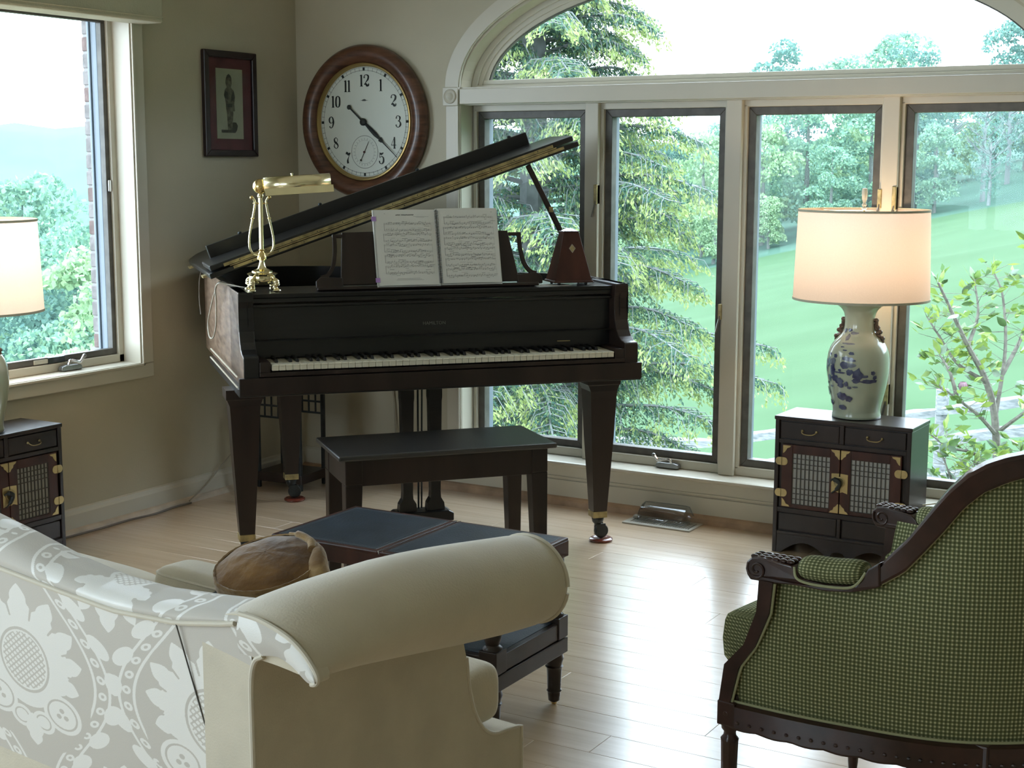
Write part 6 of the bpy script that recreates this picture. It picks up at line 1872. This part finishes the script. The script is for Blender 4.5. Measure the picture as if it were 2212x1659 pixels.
for si, st_ in enumerate(stems):
    sp = spline([E(x, d, z) for x, d, z in st_], 6); n = len(sp)
    r0 = .026 if si == 0 else .011
    wd_.tube(sp, [r0 * (1 - .85 * i / n) + .0015 for i in range(n)], 6)
    for i in range(4 if si else 14, n):
        for _ in range(2 if si not in (7, 8, 9, 10) else 4):
            a = rm.uniform(0, 2 * PI); L_ = rm.uniform(.03, .13)
            q = sp[i] + Vector((math.cos(a) * L_, math.sin(a) * L_, rm.uniform(-.01, .07)))
            wd_.tube([sp[i], q], [.002, .001], 3)
            for _2 in range(rm.choice([1, 2, 2, 3])):
                v = Vector((math.cos(a + rm.uniform(-.9, .9)), math.sin(a + rm.uniform(-.9, .9)), rm.uniform(-.2, .9))).normalized()
                lc_.append(tuple(q + v * .028)); ln_.append(tuple(v))
    for _ in range(4):
        v = Vector((rm.uniform(-.7, .7), rm.uniform(-.7, .7), 1)).normalized(); lc_.append(tuple(sp[-1] + v * .03)); ln_.append(tuple(v))
wd_.build('stems', 'bark_near', mg, smooth=True)
# leaves: pointed ovals folded along the midrib, every one a piece of the shrub
leafs = []
for v_ in range(4):
    b = MB(); Lf, Wf = .072, .030
    prof = [0, .62, .95, 1.0, .80, .42, 0]
    P = []
    for i, w0 in enumerate(prof):
        t = i / 6; z = t * Lf; bend = .010 * (v_ - 1) * t * t
        P.append([(-Wf / 2 * w0, bend + .004 * w0, z), (0, bend, z), (Wf / 2 * w0, bend + .004 * w0, z)])
    b.grid(P); o = b.build('leaf', 'magleaf2', mg, smooth=True) if False else b
    leafs.append(b)
M['leaf_a'] = mat('yellow_green_leaf', (.21, .31, .065), .5, var=.15, vscale=30)
M['leaf_b'] = mat('mid_green_leaf', (.12, .21, .08), .5, var=.15, vscale=30)
M['leaf_c'] = mat('grey_green_leaf', (.19, .26, .19), .5, var=.12, vscale=30)
lproto = {}
idx = list(range(len(lc_))); rm.shuffle(idx)
for cnt, i in enumerate(idx):
    if cnt >= 290: break
    key = (cnt % 4, rm.choice(['leaf_a', 'leaf_a', 'leaf_b', 'leaf_c']))
    c, nv = Vector(lc_[i]), Vector(ln_[i])
    q = nv.to_track_quat('Z', 'Y') @ Matrix.Rotation(rm.uniform(0, 6.28), 4, 'Z').to_quaternion()
    if key not in lproto: lproto[key] = o = leafs[key[0]].build('leaf', key[1], mg, smooth=True)
    else: o = dup(lproto[key], mg)
    o.rotation_mode = 'QUATERNION'; o.rotation_quaternion = q; o.location = c - nv * .03; s = rm.uniform(.7, 1.3); o.scale = (s, s, s)
if len(lc_) > 290:
    r_ = idx[290:]
    tag(leaf_cloud('small_leaves', np.array([lc_[i] for i in r_]), np.array([ln_[i] for i in r_]), rg.uniform(.05, .085, len(r_)), rg.uniform(.024, .036, len(r_)), 'magleaf', mg, .3), kind='stuff')
fl = MB(); fc = E(2.318, 7.4, .245)
for k in range(7):
    a = 2 * PI * k / 7; d = Vector((math.cos(a), math.sin(a), 0))
    fl.grid([[tuple(fc + d * r * w_ + Vector((-d.y, d.x, 0)) * s_ + Vector((0, 0, z))) for s_ in (-wd2, 0, wd2)] for r, w_, wd2, z in ((.004, 1, .004, 0), (.016, 1, .012, .012), (.020, 1, .014, .030), (.014, 1, .007, .048))])
fl.build('flower', 'petal', mg, smooth=True)

# ---- split-rail fence across the meadow
fa, fb_ = (-1.5, 20.6), (8.4, 11.0)
fence = empty('rail_fence', (0, 0, 0), 0, 'weathered split-rail fence crossing the meadow', 'fence')
NF = 5
fp = []
for i in range(NF + 1):
    t = i / NF; x = fa[0] + (fb_[0] - fa[0]) * t; d = fa[1] + (fb_[1] - fa[1]) * t
    zt = interp(x, [-1.5, 1.9, 4.7, 8.4], [-2.30, -1.98, -.98, .30])
    fp.append((x, d, zt))
for i, (x, d, zt) in enumerate(fp):
    m = MB(); p = E(x, d, 0); g = gz(x, d)
    m.prism([(p.x + .07 * math.cos(a) * (1 + .12 * math.sin(a * 3)), p.y + .07 * math.sin(a)) for a in [2 * PI * k / 9 for k in range(9)]], g - .3, zt + .18, 'xy')
    m.build('post', 'rail', fence, bevel=.01)
for i in range(NF):
    for k, dz in enumerate((-.04, -.37, -.74)):
        a = E(fp[i][0] - .05, fp[i][1], fp[i][2] + dz + rnd.uniform(-.02, .02)); b = E(fp[i + 1][0] + .05, fp[i + 1][1], fp[i + 1][2] + dz + rnd.uniform(-.03, .03))
        m = MB(); n = 9; P = []
        t = (b - a).normalized(); sdv = t.cross(Vector((0, 0, 1))).normalized(); upv = sdv.cross(t)
        for j in range(n):
            c = a.lerp(b, j / (n - 1)) + upv * rnd.uniform(-.008, .008); e = .6 if j in (0, n - 1) else 1
            P.append([tuple(c + sdv * u * .055 * e + upv * v * .058 * e * rnd.uniform(.9, 1.1)) for u, v in ((-1, -.7), (1, -1), (1, .5), (.2, 1), (-1, .6))])
        P = [r_ + [r_[0]] for r_ in P]
        m.grid(P); m.add(P[0][:-1], [(0, 1, 2, 3, 4)]); m.add(P[-1][:-1], [(4, 3, 2, 1, 0)])
        m.build('rail', 'rail', fence)

# ---- haze over the valley and the far woods
hz = bpy.data.materials.new('valley_haze'); hz.use_nodes = True
nt = hz.node_tree; nt.nodes.remove(nt.nodes['Principled BSDF'])
vsn = nt.nodes.new('ShaderNodeVolumeScatter'); vsn.inputs['Color'].default_value = (.55, 1.0, .97, 1); vsn.inputs['Density'].default_value = .00028
nt.links.new(vsn.outputs[0], nt.nodes['Material Output'].inputs['Volume'])
M['haze'] = hz
b = MB(); vs = []
for z in (-95, 40):
    for x, d in ((-520, 34), (150, 34), (150, 700), (-520, 700)): vs.append(tuple(E(x, d, z)))
b.add(vs, [(0, 3, 2, 1), (4, 5, 6, 7), (0, 1, 5, 4), (1, 2, 6, 5), (2, 3, 7, 6), (3, 0, 4, 7)])
h_o = b.build('haze', 'haze'); tag(h_o, kind='stuff')

# ------------------------------------------------------------------ lamp lights inside the shades: the bulbs themselves shine
for l_ in (l1, l2):
    ld = bpy.data.lights.new('bulb_light', 'POINT'); ld.energy = 6.0; ld.color = (1, .72, .48); ld.shadow_soft_size = .035
    o = bpy.data.objects.new('bulb_light', ld); COL.objects.link(o); o.location = l_.location + Vector((0, 0, .60))
bpy.context.view_layer.update()
